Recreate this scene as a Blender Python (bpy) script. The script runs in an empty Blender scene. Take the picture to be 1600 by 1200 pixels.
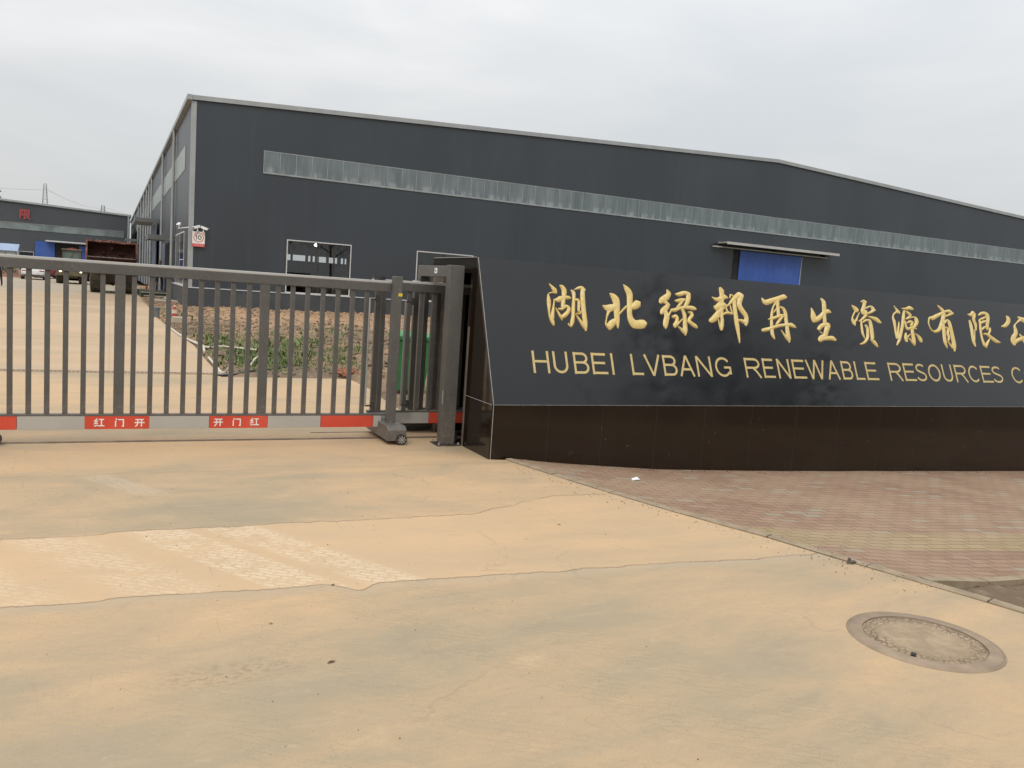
import bpy, bmesh, math, random
from mathutils import Vector, Matrix, noise
random.seed(7)
R_ = math.radians
S = bpy.context.scene
col = S.collection

# ------------------------------------------------------------ camera
CAM_H = 1.6
cam = bpy.data.cameras.new("camera"); camo = bpy.data.objects.new("camera", cam); col.objects.link(camo)
cam.sensor_width = 36; cam.lens = 29.453; cam.clip_start = .05; cam.clip_end = 3000
cr = Vector((0.90100, -0.42843, 0.06817)); cu = Vector((-0.01412, 0.12810, 0.99166)); cf = Vector((0.43358, 0.89445, -0.10937))
m = Matrix((cr, cu, -cf)).transposed().to_4x4(); m.translation = Vector((0, 0, CAM_H))
camo.matrix_world = m
S.camera = camo
# ------------------------------------------------------------ light
SUN_EL, SUN_AZ = R_(52), R_(215)     # high, veiled sun behind and to the left of the viewer
sun = bpy.data.lights.new("sun", 'SUN'); sun.energy = 1.0; sun.angle = R_(18); sun.color = (1, .96, .90)
suno = bpy.data.objects.new("sun", sun); col.objects.link(suno)
sd = Vector((math.sin(SUN_AZ)*math.cos(SUN_EL), math.cos(SUN_AZ)*math.cos(SUN_EL), math.sin(SUN_EL)))
suno.rotation_euler = sd.to_track_quat('Z', 'Y').to_euler(); suno.location = (-20, -20, 60)
S.view_settings.view_transform = 'Standard'; S.view_settings.look = 'None'
S.view_settings.exposure = 0.0; S.view_settings.gamma = 1; S.view_settings.use_curve_mapping = False
W = bpy.data.worlds.new("World"); S.world = W; W.use_nodes = True
nt = W.node_tree; nt.nodes.clear(); N = nt.nodes.new; Lk = nt.links.new
out = N('ShaderNodeOutputWorld'); mixs = N('ShaderNodeMixShader'); bg1 = N('ShaderNodeBackground'); bg2 = N('ShaderNodeBackground')
sky = N('ShaderNodeTexSky'); sky.sky_type = 'NISHITA'; sky.sun_disc = False
sky.sun_elevation = SUN_EL; sky.sun_rotation = SUN_AZ; sky.air_density = 1.2; sky.dust_density = 3
Lk(sky.outputs[0], bg1.inputs[0]); bg1.inputs[1].default_value = .10
tc = N('ShaderNodeTexCoord'); sep = N('ShaderNodeSeparateXYZ'); Lk(tc.outputs['Generated'], sep.inputs[0])
mapp = N('ShaderNodeMapping'); mapp.inputs['Scale'].default_value = (1, 1, 3.2); Lk(tc.outputs['Generated'], mapp.inputs[0])
nz = N('ShaderNodeTexNoise'); nz.inputs['Scale'].default_value = 2.3; nz.inputs['Detail'].default_value = 7; nz.inputs['Roughness'].default_value = .52
nz.inputs['Distortion'].default_value = .5
Lk(mapp.outputs[0], nz.inputs[0])
rmp = N('ShaderNodeValToRGB'); rmp.color_ramp.elements[0].position = .33; rmp.color_ramp.elements[0].color = (.665, .69, .71, 1)
rmp.color_ramp.elements[1].position = .72; rmp.color_ramp.elements[1].color = (.85, .85, .845, 1)
e = rmp.color_ramp.elements.new(.52); e.color = (.745, .752, .755, 1)
Lk(nz.outputs[0], rmp.inputs[0])
def wm(op, a, b):
    n = N('ShaderNodeMath'); n.operation = op
    for i, v in enumerate((a, b)):
        if isinstance(v, (int, float)): n.inputs[i].default_value = v
        elif v is not None: Lk(v, n.inputs[i])
    return n.outputs[0]
zc = wm('MAXIMUM', sep.outputs[2], 0.0)
bright = wm('ADD', .95, wm('MULTIPLY', wm('POWER', zc, 1.7), 2.3))     # an overcast sky is brightest overhead
Lk(rmp.outputs[0], bg2.inputs[0]); Lk(bright, bg2.inputs[1])
mixs.inputs[0].default_value = .88
Lk(bg1.outputs[0], mixs.inputs[1]); Lk(bg2.outputs[0], mixs.inputs[2]); Lk(mixs.outputs[0], out.inputs[0])

# ------------------------------------------------------------ materials
class NT:
    def __init__(s, name):
        s.m = bpy.data.materials.new(name); s.m.use_nodes = True; s.t = s.m.node_tree
        s.b = s.t.nodes['Principled BSDF']; s.o = s.t.nodes['Material Output']
    def n(s, t, **k):
        x = s.t.nodes.new('ShaderNode' + t)
        for a, v in k.items(): setattr(x, a, v)
        return x
    def l(s, a, b): s.t.links.new(a, b)
    def val(s, x, i, v):
        if v is None: return
        if hasattr(v, 'is_output'): s.l(v, x.inputs[i])
        else: x.inputs[i].default_value = v
    def math(s, op, a, b=None, c=None, clamp=False):
        x = s.n('Math', operation=op); x.use_clamp = clamp
        for i, v in enumerate((a, b, c)): s.val(x, i, v)
        return x.outputs[0]
    def mix(s, f, a, b):
        x = s.n('Mix', data_type='RGBA'); s.val(x, 0, f)
        for i, v in ((6, a), (7, b)):
            if isinstance(v, tuple): v = (*v, 1) if len(v) == 3 else v
            s.val(x, i, v)
        return x.outputs[2]
    def coord(s, scale=(1, 1, 1), rot=(0, 0, 0)):
        c = s.n('TexCoord'); mp = s.n('Mapping'); s.l(c.outputs['Object'], mp.inputs[0])
        mp.inputs['Scale'].default_value = scale; mp.inputs['Rotation'].default_value = rot
        return mp.outputs[0]
    def noise(s, v, scale, detail=4, rough=.55, dist=0):
        x = s.n('TexNoise'); s.l(v, x.inputs[0]); x.inputs['Scale'].default_value = scale
        x.inputs['Detail'].default_value = detail; x.inputs['Roughness'].default_value = rough; x.inputs['Distortion'].default_value = dist
        return x.outputs[0]
    def step(s, v, a, b):      # smooth ramp 0..1 from a to b
        x = s.n('MapRange', interpolation_type='SMOOTHSTEP'); s.l(v, x.inputs[0]); x.inputs[1].default_value = a; x.inputs[2].default_value = b
        return x.outputs[0]
    def bump(s, h, dist=.01, st=.5):
        x = s.n('Bump'); s.l(h, x.inputs['Height']); x.inputs['Distance'].default_value = dist; x.inputs['Strength'].default_value = st
        s.l(x.outputs[0], s.b.inputs['Normal'])
    def col(s, c):
        s.val(s.b, 'Base Color', c if hasattr(c, 'is_output') else (*c[:3], 1))
    def rough(s, r): s.val(s.b, 'Roughness', r)

def paint(name, c, rough=.5, metal=0., var=.18, scale=3., dirt=None, dirt_amt=.35, bump=0., spec=.5):
    """painted / plain surface with uneven tone and some grime"""
    M = NT(name); v = M.coord()
    n1 = M.noise(v, scale, 5); n2 = M.noise(v, scale*9, 4, .6)
    lo = tuple(x*(1-var) for x in c); hi = tuple(min(1, x*(1+var)) for x in c)
    cc = M.mix(M.step(n1, .3, .7), lo, hi)
    if dirt: cc = M.mix(M.math('MULTIPLY', M.step(M.math('ADD', M.math('MULTIPLY', n1, .6), M.math('MULTIPLY', n2, .4)), .48, .68), dirt_amt), cc, dirt)
    M.col(cc); M.rough(M.math('ADD', rough-.08, M.math('MULTIPLY', n2, .16)))
    M.b.inputs['Metallic'].default_value = metal; M.b.inputs['Specular IOR Level'].default_value = spec
    if bump: M.bump(n2, bump, .6)
    return M.m

DUST = (.34, .25, .17)
def gate_paint():
    M = NT('gate_paint'); v = M.coord(); n1 = M.noise(v, 3, 5); n2 = M.noise(v, 26, 5, .65); sp = M.n('SeparateXYZ'); M.l(v, sp.inputs[0])
    c = M.mix(M.step(n1, .3, .7), (.074, .071, .066), (.092, .088, .081))
    c = M.mix(M.math('MULTIPLY', M.step(n2, .52, .70), .15), c, DUST)
    low = M.math('SUBTRACT', 1, M.step(sp.outputs[2], .05, .55))      # road mud thrown up onto the foot of the gate
    c = M.mix(M.math('MULTIPLY', low, M.math('ADD', .08, M.math('MULTIPLY', M.step(n2, .45, .68), .22))), c, DUST)
    M.col(c); M.rough(M.math('ADD', .36, M.math('MULTIPLY', n2, .18))); return M.m
gate_grey = gate_paint()
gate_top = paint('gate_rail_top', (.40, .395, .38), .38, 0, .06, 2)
galv = paint('galvanised', (.30, .30, .29), .45, .3, .15, 4, DUST, .3)
dark_steel = paint('dark_steel', (.035, .032, .030), .55, .3, .2, 6, DUST, .3)
red_paint = paint('red_stripe', (.56, .058, .028), .45, 0, .08, 3, DUST, .12)
grey_stripe = paint('grey_stripe', (.40, .385, .35), .4, .1, .05, 3, DUST, .12)
white_paint = paint('white_paint', (.72, .70, .66), .5, 0, .06, 3, DUST, .2)
white_clean = paint('white_clean', (.78, .78, .77), .45, 0, .04, 3)
yellow_label = paint('yellow_label', (.70, .50, .03), .5, 0, .08, 30)
black_mat = paint('black_print', (.02, .02, .02), .5, 0, .1, 5)
red_print = paint('red_print', (.55, .06, .07), .5, 0, .1, 8)
rubber = paint('tyre_rubber', (.03, .026, .022), .85, 0, .3, 5, (.20, .14, .09), .7, .004)
trim_light = paint('light_trim', (.30, .315, .32), .5, .0, .08, 1.5)
trim_white = paint('white_trim', (.50, .50, .495), .5, 0, .06, 1.5)
blue_door = paint('blue_sheet', (.030, .085, .34), .45, 0, .12, .6, (.08, .12, .25), .4)
blue_roof = paint('blue_roof', (.20, .27, .38), .45, 0, .1, .8)
slate_door = paint('slate_door', (.10, .12, .17), .5, 0, .12, .8)
raw_edge = paint('raw_render', (.15, .12, .09), .85, 0, .2, 8, (.2, .14, .09), .4, .002)
concrete_plain = paint('plain_concrete', (.42, .36, .28), .85, 0, .2, 3, (.22, .18, .14), .5, .004)
green_plastic = paint('green_bin_plastic', (.030, .19, .062), .42, 0, .15, 4, (.12, .16, .08), .4)
rust_paint = paint('rusty_brown_steel', (.050, .022, .017), .8, .0, .4, 3, (.10, .045, .03), .6, .004, .2)  # rusty brown, darkened overall to paint in the shade inside the bucket
rust_rim = paint('rubbed_rust', (.16, .06, .042), .7, .0, .4, 5, (.30, .20, .15), .5, .004)
dark_machine = paint('dark_muddy_chassis', (.07, .045, .03), .8, .0, .3, 3, (.12, .085, .055), .6, .004)
muddy_tyre = paint('muddy_tyre', (.065, .052, .035), .9, 0, .3, 4, (.13, .10, .065), .7, .005)
canopy_grey = paint('canopy_grey', (.13, .135, .135), .55, 0, .1, 1.5)
far_red = paint('faded_red', (.30, .05, .055), .6, 0, .1, 4)
mud_body = paint('muddy_machine_paint', (.12, .095, .055), .65, 0, .3, 2, (.15, .115, .08), .8, .003)
shade_dark = paint('painted_shade', (.018, .017, .016), .9, 0, .3, 3)  # near-black colour standing in for shade inside openings and gaps
moss_dark = paint('mossy_slab', (.045, .050, .030), .85, 0, .3, 4, (.12, .1, .06), .5, .003)
cone_red = paint('cone_red', (.34, .045, .035), .6, 0, .15, 6, DUST, .5)
bucket_grey = paint('grey_pail', (.13, .15, .16), .5, 0, .15, 5, DUST, .3)
hose_white = paint('white_pipe', (.52, .46, .37), .5, 0, .15, 4, (.3, .24, .16), .5)
hose_dark = paint('dark_hose', (.05, .05, .05), .55, 0, .2, 5)
orange_rust = paint('orange_rust', (.30, .10, .04), .75, 0, .25, 8)
car_white = paint('white_car_paint', (.62, .61, .60), .22, .0, .03, 2, DUST, .25)
car_red = paint('dark_red_car_paint', (.16, .012, .02), .22, 0, .05, 2, DUST, .25)
car_silver = paint('silver_car_paint', (.38, .39, .40), .25, .2, .05, 2, DUST, .25)
car_glass = paint('car_glass', (.015, .018, .02), .12, 0, .1, 2)
tail_red = paint('tail_lamp_red', (.25, .01, .015), .3, 0, .1, 3)
skin_mat = paint('skin', (.42, .25, .17), .6, 0, .1, 6)
cloth_black = paint('black_cloth', (.018, .018, .02), .9, 0, .2, 8)
cloth_navy = paint('navy_cloth', (.02, .03, .065), .9, 0, .2, 8)
hair_black = paint('black_hair', (.01, .009, .008), .7, 0, .2, 20)
pylon_mat = paint('hazed_lattice', (.30, .32, .34), .6, .1, .1, .5)  # paled grey puts the distance haze into the pylon colour
wire_mat = paint('wire', (.33, .35, .37), .6, 0, .1, .5)
paper_mat = paint('paper', (.72, .72, .72), .7, 0, .08, 20)

def emis(name, c, st):
    M = NT(name); M.b.inputs['Base Color'].default_value = (*c, 1); M.b.inputs['Emission Color'].default_value = (*c, 1)
    M.b.inputs['Emission Strength'].default_value = st; return M.m
lamp_lit = emis('lit_headlamp', (1, .86, .55), 6)
bulb_lit = emis('lit_bulb', (1, .97, .9), 6)

def concrete(name, bands):
    M = NT(name); v = M.coord(); sp = M.n('SeparateXYZ'); M.l(v, sp.inputs[0]); X, Y = sp.outputs[0], sp.outputs[1]
    vs = M.coord((.55, 1.25, 1), (0, 0, R_(12)))
    big = M.noise(vs, .42, 6, .6, .6); mid = M.noise(vs, 2.0, 7, .66, .5); fine = M.noise(v, 38, 5, .65); streak = M.noise(M.coord((1.2, 6, 1), (0, 0, R_(8))), 2.2, 6, .65, .4)
    peach = (.450, .304, .172); tan = (.375, .280, .176); grey = (.275, .226, .150); pale = (.48, .375, .25)
    f = M.math('ADD', M.math('MULTIPLY', big, .62), M.math('MULTIPLY', mid, .38))
    if bands:  # greyer, washed slab in the foreground; clay-stained towards the gate
        near = M.math('SUBTRACT', 1, M.step(Y, 3.2, 5.0))
        left = M.math('SUBTRACT', 1, M.step(X, 2.0, 3.6))
        f = M.math('SUBTRACT', f, M.math('MULTIPLY', M.math('MULTIPLY', near, left), .10))
        f = M.math('ADD', f, .03)
        gp = M.math('MULTIPLY', M.math('MULTIPLY', M.step(Y, 5.3, 5.5), M.math('SUBTRACT', 1, M.step(Y, 6.1, 7.1))), M.math('SUBTRACT', 1, M.step(X, .5, 1.9)))
        f = M.math('SUBTRACT', f, M.math('MULTIPLY', gp, .10))
    c = M.mix(M.step(f, .34, .64), grey, peach)
    c = M.mix(M.math('MULTIPLY', M.step(streak, .5, .72), .5 if bands else .0), c, tan)
    c = M.mix(M.math('MULTIPLY', M.step(mid, .60, .78), .5), c, pale)
    c = M.mix(M.math('MULTIPLY', M.step(mid, .38, .24), .45), c, (.26, .19, .125))
    med = M.noise(M.coord((1, 1.9, 1), (0, 0, R_(5))), 15, 8, .74, .8); vf = M.noise(v, 120, 4, .7)
    c = M.mix(M.math('MULTIPLY', M.step(med, .48, .32), .34), c, (.27, .20, .13))
    c = M.mix(M.math('MULTIPLY', M.step(med, .54, .74), .28), c, pale)
    c = M.mix(M.math('MULTIPLY', M.step(vf, .55, .66), .48), c, (.20, .15, .10))
    c = M.mix(M.math('MULTIPLY', M.step(fine, .30, .16), .35), c, (.26, .20, .14))
    c = M.mix(M.math('MULTIPLY', M.step(fine, .62, .78), .25), c, (.48, .39, .29))
    h = M.math('ADD', M.math('MULTIPLY', fine, .35), M.math('MULTIPLY', streak, .9 if bands else .1))
    if not bands: c = M.mix(.35, c, (.40, .285, .18))
    if bands:
        # brown scuffed stain in the foreground
        dx = M.math('DIVIDE', M.math('SUBTRACT', X, .47), .34); dy = M.math('DIVIDE', M.math('SUBTRACT', Y, M.math('ADD', 3.33, M.math('MULTIPLY', X, .05))), .13)
        rr = M.math('SQRT', M.math('ADD', M.math('MULTIPLY', dx, dx), M.math('MULTIPLY', dy, dy)))
        stn = M.math('MULTIPLY', M.math('SUBTRACT', 1, M.step(rr, .3, 1.2)), M.step(M.noise(M.coord((1, 1.6, 1)), 26, 5, .7), .48, .60))
        c = M.mix(M.math('MULTIPLY', stn, .6), c, (.21, .155, .10))
        w1 = M.n('TexNoise', noise_dimensions='1D'); M.l(X, w1.inputs['W']); w1.inputs['Scale'].default_value = 1.5; w1.inputs['Detail'].default_value = 9; w1.inputs['Roughness'].default_value = .62
        wob = M.math('MULTIPLY', M.math('SUBTRACT', w1.outputs[0], .5), .17)
        def dline(y0, slope, amp=1.):
            yy = M.math('ADD', M.math('MULTIPLY', X, slope), y0)
            return M.math('SUBTRACT', Y, M.math('ADD', yy, M.math('MULTIPLY', wob, amp)))
        d1 = M.math('SUBTRACT', dline(5.41, -.012, 1.3), M.math('MULTIPLY', M.step(X, 2.2, 3.4), .38))
        # second joint dips where the mud has crept over it
        dip = M.n('MapRange', interpolation_type='SMOOTHSTEP'); M.l(M.math('ABSOLUTE', M.math('SUBTRACT', X, 1.2)), dip.inputs[0]); dip.inputs[1].default_value = 0; dip.inputs[2].default_value = .16; dip.inputs[3].default_value = -.10; dip.inputs[4].default_value = 0
        d2 = M.math('SUBTRACT', dline(4.30, -.072, 1.0), dip.outputs[0])
        d0 = dline(6.99, 0., .7)
        band = M.math('MULTIPLY', M.step(d2, -.004, .012), M.math('SUBTRACT', 1, M.step(d1, -.012, .006)))
        mud = M.mix(M.step(M.math('ADD', big, M.math('MULTIPLY', mid, .4)), .50, .86), (.425, .300, .182), (.465, .322, .187))
        # tyre marks: pale pressed blocks in the film of clay, running obliquely to the road
        ang = math.atan2(.52, .86)
        rot = M.coord((1, 1, 1), (0, 0, -ang)); rs = M.n('SeparateXYZ'); M.l(rot, rs.inputs[0]); U, V = rs.outputs[0], rs.outputs[1]
        def inb(a, b, s=.03):
            return M.math('MULTIPLY', M.step(U, a-s, a+s), M.math('SUBTRACT', 1, M.step(U, b-s, b+s)))
        tr = M.math('ADD', M.math('ADD', inb(2.86, 3.16, .02), inb(3.26, 3.52, .04)), M.math('ADD', M.math('MULTIPLY', inb(2.34, 2.66, .08), .65), M.math('MULTIPLY', inb(1.75, 2.1, .08), .55)), clamp=True)
        br = M.n('TexBrick'); bm = M.n('Mapping'); dn = M.n('TexNoise'); M.l(rot, dn.inputs[0]); dn.inputs['Scale'].default_value = 14; dn.inputs['Detail'].default_value = 4
        dv = M.n('VectorMath', operation='MULTIPLY_ADD'); M.l(dn.outputs['Color'], dv.inputs[0]); dv.inputs[1].default_value = (.055, .055, 0); M.l(rot, dv.inputs[2]); M.l(dv.outputs[0], bm.inputs[0]); bm.inputs['Rotation'].default_value = (0, 0, R_(66)); M.l(bm.outputs[0], br.inputs[0])
        br.inputs['Scale'].default_value = 1; br.inputs['Brick Width'].default_value = .105; br.inputs['Row Height'].default_value = .042; br.inputs['Mortar Size'].default_value = .009; br.inputs['Mortar Smooth'].default_value = .7
        blk = M.math('SUBTRACT', 1, br.outputs['Fac'])
        brk = M.step(M.noise(v, 5, 6, .7), .36, .56)
        trf = M.math('MULTIPLY', M.math('MULTIPLY', tr, M.math('ADD', .1, M.math('MULTIPLY', blk, .9))), brk)
        mud = M.mix(M.math('MULTIPLY', trf, .68), mud, (.58, .465, .325))
        fade = M.math('SUBTRACT', .92, M.math('MULTIPLY', M.step(X, 1.5, 2.9), .5))
        mud = M.mix(M.math('MULTIPLY', M.step(med, .48, .32), .22), mud, (.33, .23, .14)); mud = M.mix(M.math('MULTIPLY', M.step(med, .55, .68), .3), mud, pale)
        c = M.mix(M.math('MULTIPLY', band, fade), c, mud)
        tr2 = M.math('MULTIPLY', M.math('MULTIPLY', inb(3.42, 3.62, .03), M.step(Y, 6.2, 6.4)), M.math('SUBTRACT', 1, M.step(Y, 6.95, 7.0)))
        c = M.mix(M.math('MULTIPLY', M.math('MULTIPLY', tr2, blk), .35), c, (.47, .395, .30))
        tr3 = M.math('MULTIPLY', M.math('MULTIPLY', inb(1.42, 1.56, .03), M.math('SUBTRACT', 1, M.step(Y, 3.1, 3.3))), M.step(br.outputs['Fac'], .1, .9))
        c = M.mix(M.math('MULTIPLY', tr3, .5), c, (.30, .24, .17))
        keep = M.step(M.noise(v, 3.3, 3), .34, .5)
        def crack(d, w):
            return M.math('SUBTRACT', 1, M.step(M.math('ABSOLUTE', d), w*.35, w))
        ck = M.math('MAXIMUM', M.math('MULTIPLY', crack(d1, .011), M.math('ADD', .35, M.math('MULTIPLY', keep, .65))), M.math('MULTIPLY', crack(d2, .010), M.math('ADD', .6, M.math('MULTIPLY', keep, .4))))
        ck = M.math('MAXIMUM', ck, M.math('MULTIPLY', crack(d0, .008), M.math('MULTIPLY', keep, .5)))
        lowd = M.math('MULTIPLY', M.math('MULTIPLY', M.step(d2, -.16, -.01), M.math('SUBTRACT', 1, M.step(d2, -.01, 0.0))), .35)
        c = M.mix(lowd, c, (.34, .29, .22))
        c = M.mix(M.math('MULTIPLY', ck, .55), c, (.17, .115, .07))
        h = M.math('ADD', h, M.math('MULTIPLY', trf, 1.2)); h = M.math('SUBTRACT', h, M.math('MULTIPLY', ck, 3))
        # hairline cracks and dark scuffs
        cv = M.n('TexVoronoi', feature='DISTANCE_TO_EDGE'); cm = M.n('VectorMath', operation='MULTIPLY_ADD'); cn_ = M.n('TexNoise'); M.l(v, cn_.inputs[0]); cn_.inputs['Scale'].default_value = 2.2; cn_.inputs['Detail'].default_value = 8
        M.l(cn_.outputs['Color'], cm.inputs[0]); cm.inputs[1].default_value = (.9, .9, 0); M.l(v, cm.inputs[2]); M.l(cm.outputs[0], cv.inputs[0]); cv.inputs['Scale'].default_value = .75
        hl = M.math('MULTIPLY', M.math('SUBTRACT', 1, M.step(cv.outputs['Distance'], .002, .0065)), M.step(M.noise(v, 1.1, 3), .50, .60))
        c = M.mix(M.math('MULTIPLY', hl, .25), c, (.22, .16, .105))
        sm = M.math('MULTIPLY', M.step(M.noise(M.coord((1, 3.2, 1), (0, 0, R_(-14))), 3.4, 8, .78), .60, .70), M.step(M.noise(v, .8, 3), .48, .60))
        c = M.mix(M.math('MULTIPLY', sm, .30), c, (.25, .19, .125))
        # scratches left by a dragged bucket
        sc = M.n('TexNoise'); M.l(M.coord((30, .9, 1), (0, 0, R_(28))), sc.inputs[0]); sc.inputs['Scale'].default_value = 1.6; sc.inputs['Detail'].default_value = 3
        scm = M.math('MULTIPLY', M.step(sc.outputs[0], .66, .70), M.step(mid, .46, .56))
        c = M.mix(M.math('MULTIPLY', scm, .6), c, (.30, .235, .16))
    else:
        w = M.step(M.noise(M.coord((.25, .45, 1)), .6, 6, .6), .40, .66)
        c = M.mix(M.math('MULTIPLY', w, .6), c, (.45, .325, .21))
        jl = M.n('TexBrick'); jm = M.n('Mapping'); M.l(v, jm.inputs[0]); M.l(jm.outputs[0], jl.inputs[0])
        jl.inputs['Scale'].default_value = 1; jl.offset = 0; jl.inputs['Brick Width'].default_value = 4.5; jl.inputs['Row Height'].default_value = 5.2; jl.inputs['Mortar Size'].default_value = .012
        c = M.mix(M.math('MULTIPLY', jl.outputs['Fac'], .35), c, (.26, .19, .12))
        far = M.step(M.math('ADD', Y, M.math('MULTIPLY', big, 14)), 50, 62)
        c = M.mix(M.math('MULTIPLY', far, .75), c, (.30, .265, .205))
        edge = M.math('SUBTRACT', 1, M.step(M.math('ABSOLUTE', M.math('SUBTRACT', M.math('ADD', Y, M.math('MULTIPLY', big, 14)), 51)), 0, 4)); c = M.mix(M.math('MULTIPLY', M.math('MULTIPLY', edge, M.step(X, -3, -1)), .35), c, (.26, .185, .125))
    M.col(c); M.rough(M.math('ADD', .62, M.math('MULTIPLY', mid, .3))); M.b.inputs['Specular IOR Level'].default_value = .35
    M.bump(h, .004, .55)
    return M.m
drive_mat = concrete('clay_stained_concrete', True)
yard_mat = concrete('yard_concrete', False)

def cladding(name, base, seam=1.0, axis=0):
    M = NT(name); v = M.coord(); sp = M.n('SeparateXYZ'); M.l(v, sp.inputs[0]); A = sp.outputs[axis]; Z = sp.outputs[2]
    n1 = M.noise(M.coord((.25, .25, .12)), 1, 4); st = M.noise(M.coord((2.2, 2.2, .12)), 1.6, 5, .6)
    f = M.math('FRACT', M.math('DIVIDE', A, seam)); ds = M.math('SUBTRACT', .5, M.math('ABSOLUTE', M.math('SUBTRACT', f, .5)))
    line = M.math('SUBTRACT', 1, M.step(ds, .004/seam, .02/seam))
    c = M.mix(M.step(n1, .35, .65), tuple(x*.92 for x in base), tuple(x*1.1 for x in base))
    c = M.mix(M.math('MULTIPLY', M.step(st, .52, .75), .3), c, tuple(x*1.4+.01 for x in base))
    c = M.mix(M.math('MULTIPLY', line, .18), c, tuple(x*.5 for x in base))
    rib = M.math('FRACT', M.math('DIVIDE', A, .125)); rb = M.math('ABSOLUTE', M.math('SUBTRACT', rib, .5))
    M.col(c); M.rough(M.math('ADD', .36, M.math('MULTIPLY', st, .12))); M.b.inputs['Specular IOR Level'].default_value = .5
    M.bump(M.math('ADD', M.math('MULTIPLY', M.step(rb, .05, .2), .15), M.math('MULTIPLY', line, -1)), .003, .2)
    return M.m
clad_front = cladding('charcoal_cladding', (.033, .041, .050), 1.0, 0)
clad_side = cladding('charcoal_cladding_side', (.036, .043, .052), 1.0, 1)
plinth_mat = paint('plinth_paint', (.045, .050, .056), .6, 0, .12, .7, (.10, .095, .09), .3)

def granite(name, c, rough=.07, spk=.6):
    M = NT(name); v = M.coord(); vo = M.n('TexVoronoi'); M.l(v, vo.inputs[0]); vo.inputs['Scale'].default_value = 260
    n = M.noise(v, 1.3, 5); fn = M.noise(v, 150, 3, .7)
    cc = M.mix(M.math('MULTIPLY', M.step(fn, .55, .75), spk), c, tuple(x*2.2+.01 for x in c))
    cc = M.mix(M.math('MULTIPLY', M.step(n, .45, .75), .25), cc, tuple(x*1.6+.004 for x in c))
    M.col(cc); M.rough(M.math('ADD', rough, M.math('MULTIPLY', M.step(n, .4, .8), .08)))
    M.b.inputs['Specular IOR Level'].default_value = .37
    return M.m
granite_face = granite('dark_granite', (.010, .011, .013), .06)
granite_base = granite('dark_granite_base', (.015, .0095, .006), .08)
grout = paint('pale_grout', (.30, .28, .255), .7, 0, .15, 12)
seam_dark = paint('dark_seam', (.03, .022, .016), .8, 0, .2, 12)
def gold():
    M = NT('gold_leaf_paint'); v = M.coord(); n = M.noise(v, 30, 5, .65); n2 = M.noise(v, 7, 3)
    c = M.mix(M.step(n, .35, .7), (.52, .38, .12), (.64, .49, .185)); c = M.mix(M.math('MULTIPLY', M.step(n2, .5, .7), .4), c, (.62, .56, .36))
    M.col(c); M.rough(.42); M.b.inputs['Metallic'].default_value = .0; M.bump(n, .002, .3); return M.m
gold_mat = gold()
gold_edge = paint('brown_shadow_edge', (.085, .045, .018), .6, 0, .3, 20)  # brown lettering edge that also paints the engraving's shadow outline
gold_flat = paint('gold_paint_flat', (.47, .36, .145), .45, .0, .12, 20, (.36, .25, .10), .4)

def strip_glass():
    M = NT('frosted_skylight_sheet'); v = M.coord(); n = M.noise(M.coord((1.6, 1.6, .35)), 1.5, 6, .65); n2 = M.noise(M.coord((9, 9, 2)), 1.5, 4)
    sp = M.n('SeparateXYZ'); M.l(v, sp.inputs[0]); Z = sp.outputs[2]
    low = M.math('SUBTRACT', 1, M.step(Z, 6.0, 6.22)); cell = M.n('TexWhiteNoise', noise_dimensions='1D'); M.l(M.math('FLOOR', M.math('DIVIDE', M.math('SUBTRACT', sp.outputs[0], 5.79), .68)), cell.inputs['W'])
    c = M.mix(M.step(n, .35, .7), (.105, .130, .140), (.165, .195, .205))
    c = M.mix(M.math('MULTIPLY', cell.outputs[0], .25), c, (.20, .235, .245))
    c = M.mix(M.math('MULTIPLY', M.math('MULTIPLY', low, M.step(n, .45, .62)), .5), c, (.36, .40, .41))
    M.col(c); M.rough(.3); return M.m
strip_mat = strip_glass()
strip_mat_side = paint('side_skylight_sheet', (.27, .32, .30), .35, 0, .15, .8)

def glass(name, tint=(.03, .035, .04), f=.55):
    M = NT(name); tr = M.n('BsdfTransparent'); gl = M.n('BsdfGlossy'); fr = M.n('Fresnel'); fr.inputs[0].default_value = 1.5
    tr.inputs[0].default_value = (.82, .84, .84, 1); gl.inputs['Roughness'].default_value = .02; gl.inputs[0].default_value = (.8, .8, .8, 1)
    mx = M.n('MixShader'); M.l(M.math('MULTIPLY', fr.outputs[0], 1.6), mx.inputs[0]); M.l(tr.outputs[0], mx.inputs[1]); M.l(gl.outputs[0], mx.inputs[2]); M.l(mx.outputs[0], M.o.inputs[0])
    return M.m
pane_glass = glass('window_glass')

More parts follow.
